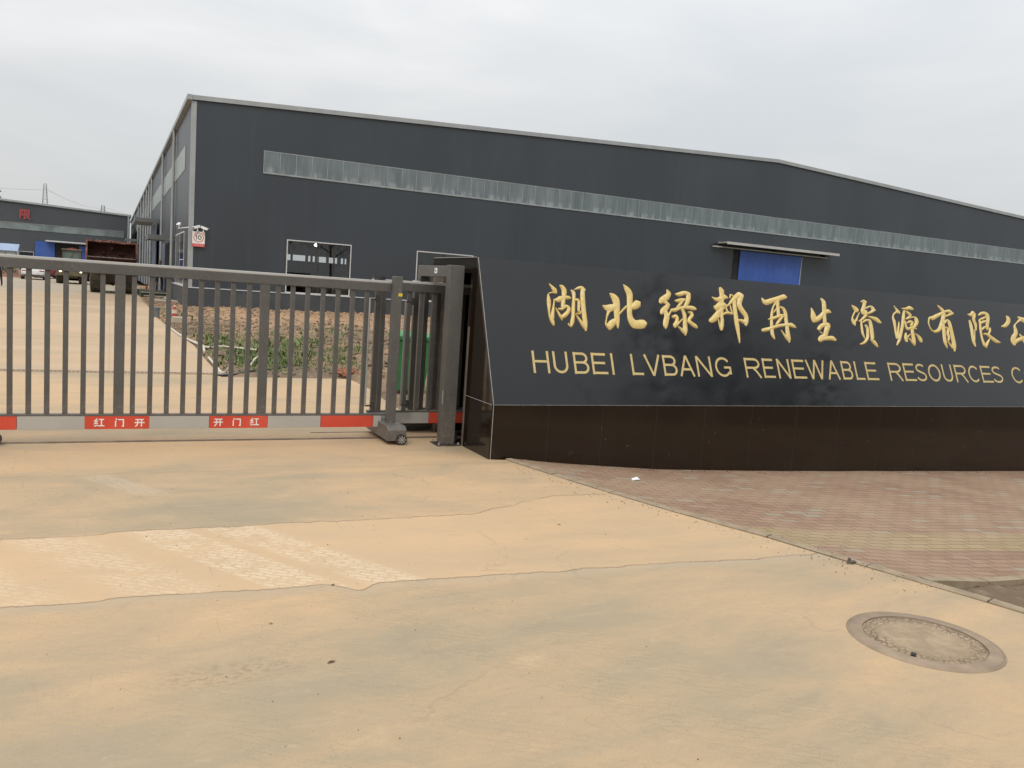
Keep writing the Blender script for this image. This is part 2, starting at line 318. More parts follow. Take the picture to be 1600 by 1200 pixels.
def paving():
    M = NT('red_brick_paving'); v = M.coord(); sp = M.n('SeparateXYZ')
    # rows drift slightly, as hand-laid paving does
    wv = M.n('Mapping'); M.l(v, wv.inputs[0]); M.l(v, sp.inputs[0]); wv.inputs['Rotation'].default_value = (0, 0, R_(7)); X, Y = sp.outputs[0], sp.outputs[1]
    b = M.n('TexBrick'); M.l(wv.outputs[0], b.inputs[0]); b.inputs['Scale'].default_value = 1; b.inputs['Brick Width'].default_value = .20; b.inputs['Row Height'].default_value = .10; b.inputs['Mortar Size'].default_value = .0055; b.inputs['Mortar Smooth'].default_value = .25
    b.inputs['Color1'].default_value = (0, 0, 0, 1); b.inputs['Color2'].default_value = (1, 1, 1, 1); b.inputs['Mortar'].default_value = (0, 0, 0, 1); b.inputs['Bias'].default_value = 0
    t = b.outputs['Color']; mort = b.outputs['Fac']
    bw = M.n('RGBToBW'); M.l(t, bw.inputs[0]); T = bw.outputs[0]
    n = M.noise(v, .9, 5, .6); n2 = M.noise(v, 16, 5, .65); n3 = M.noise(v, 4, 5, .6)
    red = M.mix(T, (.195, .115, .072), (.255, .158, .10))
    red = M.mix(M.step(T, .90, .93), red, (.235, .195, .14))
    yw = M.math('ADD', Y, M.math('MULTIPLY', X, .125))
    yel = M.math('MULTIPLY', M.step(yw, 4.985, 4.99), M.math('SUBTRACT', 1, M.step(yw, 5.485, 5.49)))
    ribs = M.math('ABSOLUTE', M.math('SUBTRACT', M.math('FRACT', M.math('DIVIDE', yw, .05)), .5))
    ycol = M.mix(T, (.245, .18, .09), (.31, .23, .125)); ycol = M.mix(M.math('MULTIPLY', M.step(ribs, .3, .45), .45), ycol, (.16, .11, .06))
    c = M.mix(yel, red, ycol)
    c = M.mix(M.math('MULTIPLY', M.step(n, .36, .64), .55), c, (.31, .215, .135))
    c = M.mix(M.math('MULTIPLY', M.step(n3, .5, .75), .45), c, (.33, .235, .16))
    c = M.mix(M.math('MULTIPLY', M.step(n2, .36, .22), .35), c, (.12, .08, .06))
    c = M.mix(M.math('MULTIPLY', M.math('MULTIPLY', mort, M.math('ADD', .35, n3)), .7), c, (.085, .055, .038))
    M.col(c); M.rough(.85); M.bump(M.math('ADD', M.math('MULTIPLY', mort, -1), M.math('ADD', M.math('MULTIPLY', n2, .35), M.math('MULTIPLY', T, .3))), .006, .6)
    return M.m
paving_mat = paving()

def soil(name, near=(.165, .12, .08), far=(.38, .24, .14)):
    M = NT(name); v = M.coord(); sp = M.n('SeparateXYZ'); M.l(v, sp.inputs[0]); Y = sp.outputs[1]
    n = M.noise(v, .55, 6, .65, .4); n2 = M.noise(v, 6, 7, .7); n3 = M.noise(v, 30, 4, .7)
    f = M.math('ADD', M.math('MULTIPLY', M.step(Y, 17, 33), .55), M.math('MULTIPLY', M.step(n, .40, .62), .5), clamp=True)
    c = M.mix(f, near, far); c = M.mix(M.math('MULTIPLY', M.step(n2, .5, .72), .7), c, (.30, .22, .145)); c = M.mix(M.math('MULTIPLY', M.step(n2, .42, .25), .6), c, (.06, .045, .032))
    c = M.mix(M.math('MULTIPLY', M.step(n3, .62, .75), .35), c, (.42, .36, .29))
    M.col(c); M.rough(.95); M.b.inputs['Specular IOR Level'].default_value = .2; M.bump(M.math('ADD', n2, M.math('MULTIPLY', n3, .4)), .05, .9)
    return M.m
soil_mat = soil('disturbed_soil')
soil_dark = soil('verge_soil', (.16, .115, .075), (.16, .115, .075))
ground_mat = soil('open_ground', (.16, .13, .085), (.14, .14, .085))
clay_mat = soil('red_clay', (.27, .11, .065), (.27, .11, .065))
stone_mat = soil('clods', (.17, .13, .095), (.27, .19, .125))
def leafy(name, a, b):
    M = NT(name); g = M.n('NewGeometry'); c = M.mix(g.outputs['Random Per Island'], a, b); M.col(c); M.rough(.7); return M.m
grass_mat = leafy('grass_blades', (.045, .085, .02), (.16, .21, .065))
dry_mat = leafy('dry_weeds', (.16, .13, .06), (.30, .25, .14))
hedge_mat = leafy('hedge_leaves', (.045, .06, .035), (.10, .12, .075))
manhole_ring = paint('manhole_iron', (.25, .185, .125), .7, .15, .15, 6, (.32, .24, .16), .6, .001)
def lidmat():
    M = NT('manhole_lid_dirt'); v = M.coord(); n = M.noise(v, 6, 6, .7); n2 = M.noise(v, 45, 5, .7)
    vo = M.n('TexVoronoi', feature='DISTANCE_TO_EDGE'); M.l(v, vo.inputs[0]); vo.inputs['Scale'].default_value = 30
    ln = M.math('SUBTRACT', 1, M.step(vo.outputs['Distance'], .03, .09))
    sp = M.n('SeparateXYZ'); M.l(v, sp.inputs[0]); rr = M.math('SQRT', M.math('ADD', M.math('POWER', sp.outputs[0], 2), M.math('POWER', sp.outputs[1], 2)))
    edge = M.step(M.math('ADD', rr, M.math('MULTIPLY', n, .25)), .33, .42)
    c = M.mix(M.step(n, .4, .65), (.27, .20, .125), (.36, .27, .17)); c = M.mix(M.math('MULTIPLY', M.step(n2, .45, .3), .6), c, (.24, .165, .10))
    patch = M.step(M.noise(v, 4.5, 3), .46, .56); c = M.mix(M.math('MULTIPLY', M.math('MULTIPLY', M.math('MULTIPLY', ln, edge), patch), .85), c, (.13, .09, .06)); c = M.mix(M.math('MULTIPLY', edge, .3), c, (.29, .20, .14))
    M.col(c); M.rough(.9); M.bump(M.math('ADD', n2, M.math('MULTIPLY', M.math('MULTIPLY', ln, edge), -1.5)), .012, .9); return M.m
lid_mat = lidmat()
# ------------------------------------------------------------ mesh helpers
class MB:
    def __init__(s): s.v = []; s.f = []; s.mi = []
    def add(s, v, f, mi=0):
        o = len(s.v); s.v += [tuple(p) for p in v]; s.f += [tuple(i+o for i in q) for q in f]; s.mi += [mi]*len(f)
    def box(s, x0, x1, y0, y1, z0, z1, mi=0, M=None):
        v = [Vector(p) for p in ((x0,y0,z0),(x1,y0,z0),(x1,y1,z0),(x0,y1,z0),(x0,y0,z1),(x1,y0,z1),(x1,y1,z1),(x0,y1,z1))]
        if M: v = [M @ p for p in v]
        s.add(v, [(0,3,2,1),(4,5,6,7),(0,1,5,4),(1,2,6,5),(2,3,7,6),(3,0,4,7)], mi)
    def prism(s, pts, axis, a, b, mi=0):
        """polygon pts in the two other axes, extruded along axis from a to b"""
        def mk(p, t): return {'x': (t, p[0], p[1]), 'y': (p[0], t, p[1]), 'z': (p[0], p[1], t)}[axis]
        n = len(pts); s.add([mk(p, a) for p in pts]+[mk(p, b) for p in pts],
            [tuple(range(n)), tuple(range(2*n-1, n-1, -1))]+[(i, i+n, (i+1) % n+n, (i+1) % n) for i in range(n)], mi)
    def cyl(s, p, q, r, n=12, mi=0, r2=None, caps=True):
        p, q = Vector(p), Vector(q); d = (q-p).normalized(); a = d.orthogonal().normalized(); b = d.cross(a); r2 = r if r2 is None else r2
        v = [p+(a*math.cos(t)+b*math.sin(t))*r for t in [2*math.pi*i/n for i in range(n)]]+[q+(a*math.cos(t)+b*math.sin(t))*r2 for t in [2*math.pi*i/n for i in range(n)]]
        f = [(i, (i+1) % n, (i+1) % n+n, i+n) for i in range(n)]
        if caps: f += [tuple(range(n-1, -1, -1)), tuple(range(n, 2*n))]
        s.add(v, f, mi)
    def tube(s, pts, r, n=8, mi=0):
        pts = [Vector(p) for p in pts]; rings = []; prev = None
        for i, p in enumerate(pts):
            d = (pts[min(i+1, len(pts)-1)]-pts[max(i-1, 0)]).normalized()
            a = (prev - d*prev.dot(d)).normalized() if prev else d.orthogonal().normalized(); prev = a; b = d.cross(a)
            rr = r[i] if isinstance(r, (list, tuple)) else r
            rings.append([p+(a*math.cos(2*math.pi*k/n)+b*math.sin(2*math.pi*k/n))*rr for k in range(n)])
        v = [q for g in rings for q in g]; f = []
        for i in range(len(pts)-1):
            for k in range(n): f.append((i*n+k, i*n+(k+1) % n, (i+1)*n+(k+1) % n, (i+1)*n+k))
        f += [tuple(range(n-1, -1, -1)), tuple(range((len(pts)-1)*n, len(pts)*n))]; s.add(v, f, mi)
    def build(s, name, mats, parent=None, bevel=0, smooth=False, loc=None):
        me = bpy.data.meshes.new(name); me.from_pydata(s.v, [], s.f); me.update()
        for m_ in (mats if isinstance(mats, (list, tuple)) else [mats]): me.materials.append(m_)
        me.polygons.foreach_set('material_index', s.mi)
        bm = bmesh.new(); bm.from_mesh(me); bmesh.ops.recalc_face_normals(bm, faces=bm.faces); bm.to_mesh(me); bm.free()
        if smooth:
            me.polygons.foreach_set('use_smooth', [True]*len(me.polygons)); me.set_sharp_from_angle(angle=R_(40))
        o = bpy.data.objects.new(name, me); col.objects.link(o)
        if loc: o.location = loc
        if parent: o.parent = parent
        if bevel:
            b = o.modifiers.new('bevel', 'BEVEL'); b.width = bevel; b.segments = 2; b.limit_method = 'ANGLE'; b.angle_limit = R_(50)
        return o
def tag(o, label=None, cat=None, group=None, kind=None):
    if label: o['label'] = label
    if cat: o['category'] = cat
    if group: o['group'] = group
    if kind: o['kind'] = kind
    return o
def empty(name, loc=(0, 0, 0), rz=0):
    o = bpy.data.objects.new(name, None); col.objects.link(o); o.location = loc; o.rotation_euler = (0, 0, rz); o.empty_display_size = .2
    return o
def copy_tree(o, parent=None):
    c = o.copy(); col.objects.link(c); c.parent = parent
    for ch in [x for x in bpy.data.objects if x.parent == o]: copy_tree(ch, c)
    return c
def bx(name, b, mat, parent=None, bevel=0):
    k = MB(); k.box(*b); return k.build(name, mat, parent, bevel)
def cat_rom(P, sub=3):
    out = []
    for i in range(len(P)-1):
        a, b, c, d = P[max(0, i-1)], P[i], P[i+1], P[min(len(P)-1, i+2)]
        for k in range(sub):
            t = k/sub
            out.append(tuple(.5*((2*b[j])+(-a[j]+c[j])*t+(2*a[j]-5*b[j]+4*c[j]-d[j])*t*t+(-a[j]+3*b[j]-3*c[j]+d[j])*t**3) for j in range(len(b))))
    out.append(tuple(P[-1])); return out
def ribbon(mb, pts, w, place, h=.003, mi=0, closed=False):
    """flat stroke of constant width with mitred joints; place(u, v, height) gives the 3-D point"""
    n = len(pts); L = []; Rr = []
    for i in range(n):
        p = pts[i]
        if closed: a, b = pts[(i-1) % n], pts[(i+1) % n]
        else: a, b = pts[max(i-1, 0)], pts[min(i+1, n-1)]
        d1 = Vector((p[0]-a[0], p[1]-a[1])); d2 = Vector((b[0]-p[0], b[1]-p[1]))
        if d1.length < 1e-9: d1 = d2
        if d2.length < 1e-9: d2 = d1
        d1.normalize(); d2.normalize(); t = d1+d2
        if t.length < 1e-6: t = d1.copy()
        t.normalize(); nn = Vector((-t.y, t.x)); k = 1/max(.45, abs(nn.dot(Vector((-d1.y, d1.x)))))
        L.append((p[0]+nn.x*w/2*k, p[1]+nn.y*w/2*k)); Rr.append((p[0]-nn.x*w/2*k, p[1]-nn.y*w/2*k))
    v = [place(x, y, h) for x, y in L]+[place(x, y, h) for x, y in Rr]+[place(x, y, 0) for x, y in L]+[place(x, y, 0) for x, y in Rr]
    f = []
    for i in range(n if closed else n-1):
        j = (i+1) % n; f += [(i, j, n+j, n+i), (i, 2*n+i, 2*n+j, j), (n+i, n+j, 3*n+j, 3*n+i)]
    if not closed: f += [(0, n, 3*n, 2*n), (n-1, 3*n-1+0, 4*n-1, 2*n-1)]
    mb.add(v, f, mi)
def arc(cx, cy, rx, ry, a0, a1, n=12):
    return [(cx+rx*math.cos(R_(a0+(a1-a0)*i/n)), cy+ry*math.sin(R_(a0+(a1-a0)*i/n))) for i in range(n+1)]

# ------------------------------------------------------------ the setting: ground, concrete, paving, soil
def sheet(name, pts, z, mat, label):
    k = MB(); k.add([(x, y, z) for x, y in pts], [tuple(range(len(pts)))]); o = k.build(name, mat); tag(o, label, kind='structure'); return o
sheet('ground', [(-900, -300), (1100, -300), (1100, 1700), (-900, 1700)], -.60, ground_mat, 'bare open ground reaching the horizon')
KERB = [(6.3, -4), (5.6, -1), (5.12, 1), (4.66, 2.79), (4.50, 3.40), (4.33, 3.88), (4.18, 4.45), (3.93, 5.12), (3.65, 6.11), (3.42, 7.10)]
sheet('driveway', [(-30, -8), (7.6, -8)]+KERB+[(3.27, 7.14), (3.27, 8.95), (3.42, 11), (3.54, 12.1), (3.54, 13.42), (1.55, 13.42), (1.55, 13.64), (-30, 13.64)], 0, drive_mat, 'clay-stained concrete driveway in front of the gate')
RE = [(1.55, 13.95), (1.58, 17), (1.62, 19), (1.45, 24), (1.33, 29), (1.42, 35), (1.30, 42), (1.45, 50), (1.8, 60), (2.0, 75), (2.1, 140)]
sheet('yard_road', [(-60, 13.95)]+RE+[(-60, 140)], .004, yard_mat, 'dusty concrete yard road behind the gate')
def redge(y):
    if y < RE[0][1]: return 1.55
    for (a, b), (c, d) in zip(RE, RE[1:]):
        if b <= y <= d: return a+(c-a)*(y-b)/(d-b)
    return RE[-1][0]
def grid(name, x0, x1, nx, y0, y1, ny, fz, mat, label, kind='structure'):
    v = []; f = []
    for j in range(ny+1):
        for i in range(nx+1):
            x = x0+(x1-x0)*i/nx; y = y0+(y1-y0)*j/ny; v.append((x, y, fz(x, y)))
    for j in range(ny):
        for i in range(nx): a = j*(nx+1)+i; f.append((a, a+1, a+nx+2, a+nx+1))
    k = MB(); k.add(v, f); o = k.build(name, mat, smooth=True); tag(o, label, kind=kind); return o
def ss(a, b, x): t = max(0, min(1, (x-a)/(b-a))); return t*t*(3-2*t)
def soil_z(x, y):
    e = x-redge(y) if y > 13.42 else x-3.54
    if y <= 13.42 and x < 3.6: return -.04
    d = min(e, (y-13.42) if x < 3.54 else 9)
    n = noise.fractal(Vector((x*.55, y*.55, 3)), 1, 2, 4); n2 = noise.fractal(Vector((x*2.6, y*2.6, 9)), 1, 2, 5); n3 = noise.noise(Vector((x*7, y*7, 1)))
    mound = .30*math.exp(-((x-5.6)/1.3)**2-((y-19.5)/4.2)**2)+.16*math.exp(-((x-6.5)/2.)**2-((y-25)/2.5)**2)
    rough = .8+3.2*mound+ss(26, 34, y)*1.0
    z = .03+.06*n+(.055*abs(n2)*1.6-.03+.022*n3)*rough+mound+.10*ss(29, 36.5, y)*min(1, max(.25, x/10))
    return -.03+(z+.03)*ss(-.02, .45, d)+.006
grid('soil', 1.25, 17.25, 200, 9.0, 37.46, 350, soil_z, soil_mat, 'rough strip of turned soil and rubble before the warehouse')
grid('side_verge', 1.0, 2.92, 12, 37.2, 75, 120, lambda x, y: (.02+.03*noise.noise(Vector((x*2, y*1.2, 5))))*ss(-.02, .3, x-redge(y))-.012*(x < redge(y)), soil_mat, 'strip of soil between yard road and warehouse wall')
# paving falls away from the kerb towards the right
def kerb_x(y):
    K = KERB
    for (a, b), (c, d) in zip(K, K[1:]):
        if b <= y <= d: return a+(c-a)*(y-b)/(d-b)
    return 3.42 if y > 7 else 6.3
DROP = [(0, 0), (.5, -.04), (.9, -.08), (1.9, -.163), (3.2, -.218), (4.5, -.262), (8, -.372), (14, -.45)]
def drop(d):
    d = max(0, d)
    for (a, b), (c, e) in zip(DROP, DROP[1:]):
        if a <= d <= c: return b+(e-b)*(d-a)/(c-a)
    return DROP[-1][1]
def pave_z(x, y):
    d = max(0, x-3.35)*ss(1.5, 5.6, y)+max(0, x-kerb_x(y))*(1-ss(1.5, 5.6, y))
    d2 = max(0, x-kerb_x(y))
    return drop(d)*min(1, d2/.35+.0)+.004*noise.noise(Vector((x*2, y*2, 0))) + .004
def pave_front(x): return 3.46+.10*(x-4.6) if x < 9 else 3.9
k = MB(); v = []; f = []; NX, NY = 90, 60
for j in range(NY+1):
    for i in range(NX+1):
        t = j/NY; s_ = (i/NX)**1.5
        # left edge follows the kerb, right edge at x = 18
        yA = 3.42+(7.15-3.42)*t; xl = kerb_x(yA)+.05; x = xl+(18-xl)*s_; y0 = pave_front(x)
        y = y0+(7.15-y0)*t
        v.append((x, y, pave_z(x, y)))
for j in range(NY):
    for i in range(NX): a = j*(NX+1)+i; f.append((a, a+1, a+NX+2, a+NX+1))
k.add(v, f); tag(k.build('pavement', paving_mat, smooth=True), 'red brick pavement with a yellow tactile strip below the sign', kind='structure')
def verge_z(x, y): return pave_z(x, y)-.02+.022*noise.fractal(Vector((x*5, y*5, 2)), 1, 2, 4)-(.10 if x < kerb_x(y)+.03 else 0)
grid('verge', 4.3, 18, 220, -3.5, 4.2, 120, lambda x, y: verge_z(x, y)-(.15 if y > pave_front(x)-.02 else 0), soil_dark, 'dark gravelly soil at the edge of the brick pavement')
# kerb stones
def kerb_run(mb, pts, w, h, seg=.75, side=1):
    acc = []; P = [Vector((*p, 0)) for p in pts]
    tot = [0]
    for a, b in zip(P, P[1:]): tot.append(tot[-1]+(b-a).length)
    def at(t):
        for i in range(len(P)-1):
            if tot[i] <= t <= tot[i+1]+1e-6: return P[i].lerp(P[i+1], (t-tot[i])/(tot[i+1]-tot[i]))
        return P[-1]
    t = 0
    while t < tot[-1]-.1:
        t2 = min(t+seg, tot[-1]); a, b = at(t+.006), at(t2-.006); d = (b-a).normalized(); nn = Vector((d.y, -d.x, 0))*side
        j1, j2 = random.uniform(-.004, .006), random.uniform(-.004, .006); ta, tb = random.uniform(-.004, .004), random.uniform(-.004, .004)
        n = 6; ring = []
        for q in range(n+1):
            p = a.lerp(b, q/n); hh = h+ta+(tb-ta)*q/n+random.uniform(-.0015, .0015); zz = max(-.5, pave_z(p.x+nn.x*w, p.y)*.0)
            wob = random.uniform(-.003, .003)
            for (o_, z_) in ((j1, -.12), (j1+wob, hh*.55), (j1+wob+.012, hh), (w-.012, hh), (w+wob, hh*.6), (w, -.3)):
                pp = p+nn*o_; ring.append((pp.x, pp.y, z_))
        f = []
        for q in range(n):
            for r in range(5): f.append((q*6+r, q*6+r+1, (q+1)*6+r+1, (q+1)*6+r))
        f += [tuple(range(6)), tuple(range(n*6, n*6+6))]
        mb.add(ring, f); t = t2
kb = MB(); kerb_run(kb, KERB, .085, .011, .72)
kb2 = MB()
kp = [(x, pave_front(x)-.04) for x in (4.62, 5.3, 6, 7, 8, 9, 12, 18)]
for i in range(len(kp)-1):
    (x0, y0), (x1, y1) = kp[i], kp[i+1]; n = max(1, int((x1-x0)/.5))
    for q in range(n):
        xa = x0+(x1-x0)*q/n+.006; xb = x0+(x1-x0)*(q+1)/n-.006; ya = y0+(y1-y0)*q/n; yb = y0+(y1-y0)*(q+1)/n
        za, zb = pave_z(xa, ya)+.012+random.uniform(-.004, .004), pave_z(xb, yb)+.012+random.uniform(-.004, .004)
        kb.add([(xa, ya-.035, za-.2), (xb, yb-.035, zb-.2), (xb, yb+.045, zb-.2), (xa, ya+.045, za-.2), (xa, ya-.03, za), (xb, yb-.03, zb), (xb, yb+.045, zb), (xa, ya+.045, za)],
               [(0,3,2,1),(4,5,6,7),(0,1,5,4),(1,2,6,5),(2,3,7,6),(3,0,4,7)])
tag(kb.build('kerb', paint('kerb_stone', (.26, .20, .13), .88, 0, .22, 6, (.20, .14, .09), .6, .004), smooth=True), 'worn concrete kerb stones along driveway and pavement', kind='structure')

# gate track and drain
tr = MB(); tr.box(-12, 3.9, 8.262, 8.282, -.02, .006); tr.box(-12, 3.9, 8.300, 8.318, -.02, .006); tr.box(-12, 3.9, 8.2825, 8.2995, -.02, .0022, 1)
tr.box(1.9, 3.9, 8.63, 8.648, -.02, .004)
tag(tr.build('gate_track', [paint('track_steel', (.15, .105, .07), .7, .2, .2, 6, DUST, .5), shade_dark]), 'thin steel gate track set in the concrete', 'gate track')
dr = empty('drain_channel', (0, 13.8, 0)); tag(dr, 'slotted drain channel crossing the yard concrete behind the gate', 'drain')
k = MB(); k.box(-20, 1.56, -.15, .14, -.14, -.10); k.build('channel', shade_dark, dr)
k = MB(); k.box(-20, 1.56, -.155, -.12, -.12, .007); k.box(-20, 1.56, .055, .15, -.12, .007); k.box(-20, 1.56, -.03, -.008, -.12, .004); k.build('channel_lip', paint('drain_lip', (.36, .27, .18), .85, 0, .2, 5), dr)
k = MB(); x = -20.
while x < 1.5:
    k.box(x, x+.022, -.12, .055, -.03, .003); x += .058
k.build('grate', paint('grate_iron', (.22, .16, .11), .8, 0, .2, 6), dr)

# loose stones, leaves and rubbish
def lump(mb, c, r, mi=0, sq=.6):
    t = (1+5**.5)/2; V = [(-1,t,0),(1,t,0),(-1,-t,0),(1,-t,0),(0,-1,t),(0,1,t),(0,-1,-t),(0,1,-t),(t,0,-1),(t,0,1),(-t,0,-1),(-t,0,1)]
    F = [(0,11,5),(0,5,1),(0,1,7),(0,7,10),(0,10,11),(1,5,9),(5,11,4),(11,10,2),(10,7,6),(7,1,8),(3,9,4),(3,4,2),(3,2,6),(3,6,8),(3,8,9),(4,9,5),(2,4,11),(6,2,10),(8,6,7),(9,8,1)]
    sx, sy, sz = random.uniform(.7, 1.3), random.uniform(.6, 1.1), random.uniform(.45, .9)*sq/.6; a = random.random()*6.28
    o = []
    for p in V:
        q = Vector(p).normalized()*r*random.uniform(.75, 1.2); x, y = q.x*sx, q.y*sy
        o.append((c[0]+x*math.cos(a)-y*math.sin(a), c[1]+x*math.sin(a)+y*math.cos(a), c[2]+q.z*sz))
    mb.add(o, F, mi)
k = MB()
for i in range(330):
    y = 1.2+7.*random.random()**1.3; x = random.uniform(-1.5, 1)*1.+y*random.uniform(-.05, .75)
    if x > kerb_x(y)-.05: continue
    lump(k, (x, y, .001), random.choice((.0013, .0016, .002, .0026, .0035))*(.8+y*.07))
for i in range(420):
    y = random.uniform(3.2, 7.1); x = kerb_x(y)+random.gauss(0, .12)-.06; r = random.choice((.002, .003, .0045)); lump(k, (x, y, max(0, pave_z(x, y)) if x < kerb_x(y) else .012), r)
for i in range(120):
    x = random.uniform(3.5, 11); y = 7.1-abs(random.gauss(0, .06)); lump(k, (x, y, pave_z(x, y)+.002), random.choice((.005, .007, .011)))
tag(k.build('grit', [paint('grit', (.16, .11, .07), .9, 0, .5, 40)]), 'scattered grit and pebbles on the concrete', kind='stuff')
k = MB(); 
for i in range(14000):
    y = 13.6+24*random.random()**1.25; x = 1.7+13*random.random(); m_ = math.exp(-((x-5.6)/1.6)**2-((y-19.5)/4.5)**2)+.22+.35*ss(30, 36, y)
    if random.random() > m_ or x < redge(y)+.15: continue
    r = random.uniform(.012, .05)*(1+1.4*random.random()**4); lump(k, (x, y, soil_z(x, y)+r*.2), r, 0)
for i in range(2600):
    y = random.uniform(22, 47); x = random.uniform(redge(y)+.1, 2.9) if y > 37.2 else redge(y)+.1+abs(random.gauss(0, 1.2))
    r = random.uniform(.015, .06); lump(k, (x, y, (soil_z(x, y) if y < 37.4 else .02)+r*.2), r, 0)
tag(k.build('rubble', stone_mat), 'clods and broken stones strewn over the soil', kind='stuff')
k = MB()
lump(k, (3.58, 13.8, .0), .26, 0, .35)
for i in range(60):
    lump(k, (3.58+random.gauss(0, .10), 13.8+random.gauss(0, .12), .03+random.random()*.06), random.uniform(.03, .07))
tag(k.build('clay_heap', clay_mat), 'small heap of red clay at the concrete corner', 'clay heap')
def blades(name, spots, mat, label, h0=.07, h1=.2, w0=.004, w1=.009):
    k = MB()
    for (cx, cy, sx, sy, n) in spots:
        for i in range(n):
            x, y = random.gauss(cx, sx), random.gauss(cy, sy)
            if x < redge(y)+.03 or y < 13.5: continue
            z = soil_z(x, y)-.01; a = random.random()*6.28; h = random.uniform(h0, h1)*(1+1.2*random.random()**8)*(.6+.8*math.exp(-((x-cx)/sx)**2-((y-cy)/sy)**2)); w = random.uniform(w0, w1)
            lx, ly = math.cos(a)*h*random.uniform(.1, .8), math.sin(a)*h*random.uniform(.1, .8); wx, wy = -math.sin(a)*w, math.cos(a)*w
            k.add([(x-wx, y-wy, z), (x+wx, y+wy, z), (x+lx*.45+wx, y+ly*.45+wy, z+h*.62), (x+lx*.45-wx, y+ly*.45-wy, z+h*.62), (x+lx, y+ly, z+h*.95)], [(0, 1, 2, 3), (3, 2, 4)])
    o = k.build(name, mat); tag(o, label, kind='stuff'); return o
blades('grass', [(2.35, 15.6, .30, .8, 1700), (2.75, 17.0, .5, .8, 700), (2.95, 15.3, .30, .5, 500), (3.95, 15.6, .16, .45, 420), (2.1, 18.6, .3, 1.2, 260), (3.4, 18.2, 1.0, 1.8, 1500), (3.2, 21.5, .7, 2, 500), (4.6, 17, .3, .6, 200)], grass_mat, 'fresh green grass growing beside the yard road', .035, .10)
blades('weeds', [(3.2, 17, 1.1, 2.6, 1500), (2.3, 22, .5, 3, 500), (5.0, 24, 1.2, 2, 300)], dry_mat, 'dry weeds thin over the soil', .03, .08)

blades('broadleaf_weeds', [(2.6, 16.2, .6, 1.2, 500), (3.6, 18.5, 1., 1.5, 420), (2.2, 20.5, .4, 1.5, 220), (5.0, 22, 1.2, 1.5, 200), (1.9, 30, .4, 4, 160)], grass_mat, 'low broad-leaved weeds scattered over the soil', .04, .13, .012, .030)
k = MB(); k.add([(-.045, -.02, .004), (.01, -.035, .012), (.05, -.01, .006), (.04, .03, .022), (-.02, .035, .008)], [(0, 1, 4), (1, 2, 3), (1, 3, 4)])
k.add([(-.045, -.02, .003), (.01, -.035, .010), (.05, -.01, .004), (.04, .03, .020), (-.02, .035, .006)], [(4, 1, 0), (3, 2, 1), (4, 3, 1)])
tag(k.build('litter', paper_mat, loc=(4.53, 6.52, pave_z(4.53, 6.52))), 'crumpled scrap of white paper lying on the brick pavement', 'litter')
k = MB()
for p in ((0, 0, .01), (.03, .012, .008), (-.022, .01, .009), (.008, .028, .02)): lump(k, p, .016)
tag(k.build('stone', paint('dark_stone', (.09, .075, .06), .9, 0, .3, 30), loc=(4.35, 3.76, .004)), 'small dark broken stone beside the kerb near the pavement corner', 'stone')
def leaf(loc, s, rz, label, mat):
    k = MB(); P = [(0, -1, 0), (.35, -.4, .12), (.38, .1, .10), (.18, .7, .05), (0, 1, .1), (-.2, .65, .12), (-.36, .05, .22), (-.3, -.45, .15)]
    k.add([(0, 0, .03)]+P, [(0, i+1, (i+1) % 8+1) for i in range(8)]); k.v = [(x*s, y*s, z*s+.003) for x, y, z in k.v]
    o = k.build('dry_leaf', mat, loc=loc); o.rotation_euler = (0, 0, rz); tag(o, label, 'leaf', 'dry leaves lying on the concrete'); return o
lm = paint('dry_leaf', (.10, .055, .03), .8, 0, .3, 40)
leaf((.86, 3.33, 0), .022, 1.9, 'curled brown leaf on the bare concrete in the middle foreground', lm)
leaf((1.08, 4.22, 0), .016, 2.3, 'tiny brown leaf lying at the edge of the tyre marks', lm)
leaf((.69, 3.80, 0), .012, .9, 'small reddish leaf on the grey slab just in front of the mud band', lm)
leaf((2.86, 4.99, 0), .016, .4, 'tiny dark leaf on the tan concrete left of the kerb', lm)

# manhole
mh = empty('manhole', (3.715, 2.72, 0), R_(20)); mh.scale = (.91, .91, 1); tag(mh, 'round iron manhole cover caked with pale dirt, in front of the kerb', 'manhole cover')
k = MB(); n = 72
rads = [(.402, .000), (.398, .005), (.392, .008), (.386, .003), (.380, .008), (.318, .010), (.316, .002)]
v = [((r)*math.cos(2*math.pi*i/n), r*math.sin(2*math.pi*i/n), z) for r, z in rads for i in range(n)]
f = [(a*n+i, a*n+(i+1) % n, (a+1)*n+(i+1) % n, (a+1)*n+i) for a in range(len(rads)-1) for i in range(n)]
k.add(v, f); k.build('ring_frame', manhole_ring, mh, smooth=True)
k = MB(); v = [(0, 0, .007)]; f = []
RR = 16
for a in range(1, RR+1):
    for i in range(n):
        r = .3105*a/RR; x, y = r*math.cos(2*math.pi*i/n), r*math.sin(2*math.pi*i/n)
        v.append((x, y, (.0075+.004*noise.fractal(Vector((x*12, y*12, 4)), 1, 2, 4)*(1 if a < RR else 0)+(.001 if a < RR-1 else -.003))))
f += [(0, 1+i, 1+(i+1) % n) for i in range(n)]
for a in range(RR-1): f += [(1+a*n+i, 1+(a+1)*n+i, 1+(a+1)*n+(i+1) % n, 1+a*n+(i+1) % n) for i in range(n)]
k.add(v, f); lid = k.build('cover', lid_mat, mh, smooth=True)
bx('pick_hole', (-.30, -.262, .02, .045, .005, .0125), shade_dark, mh).rotation_euler = (0, 0, R_(15))
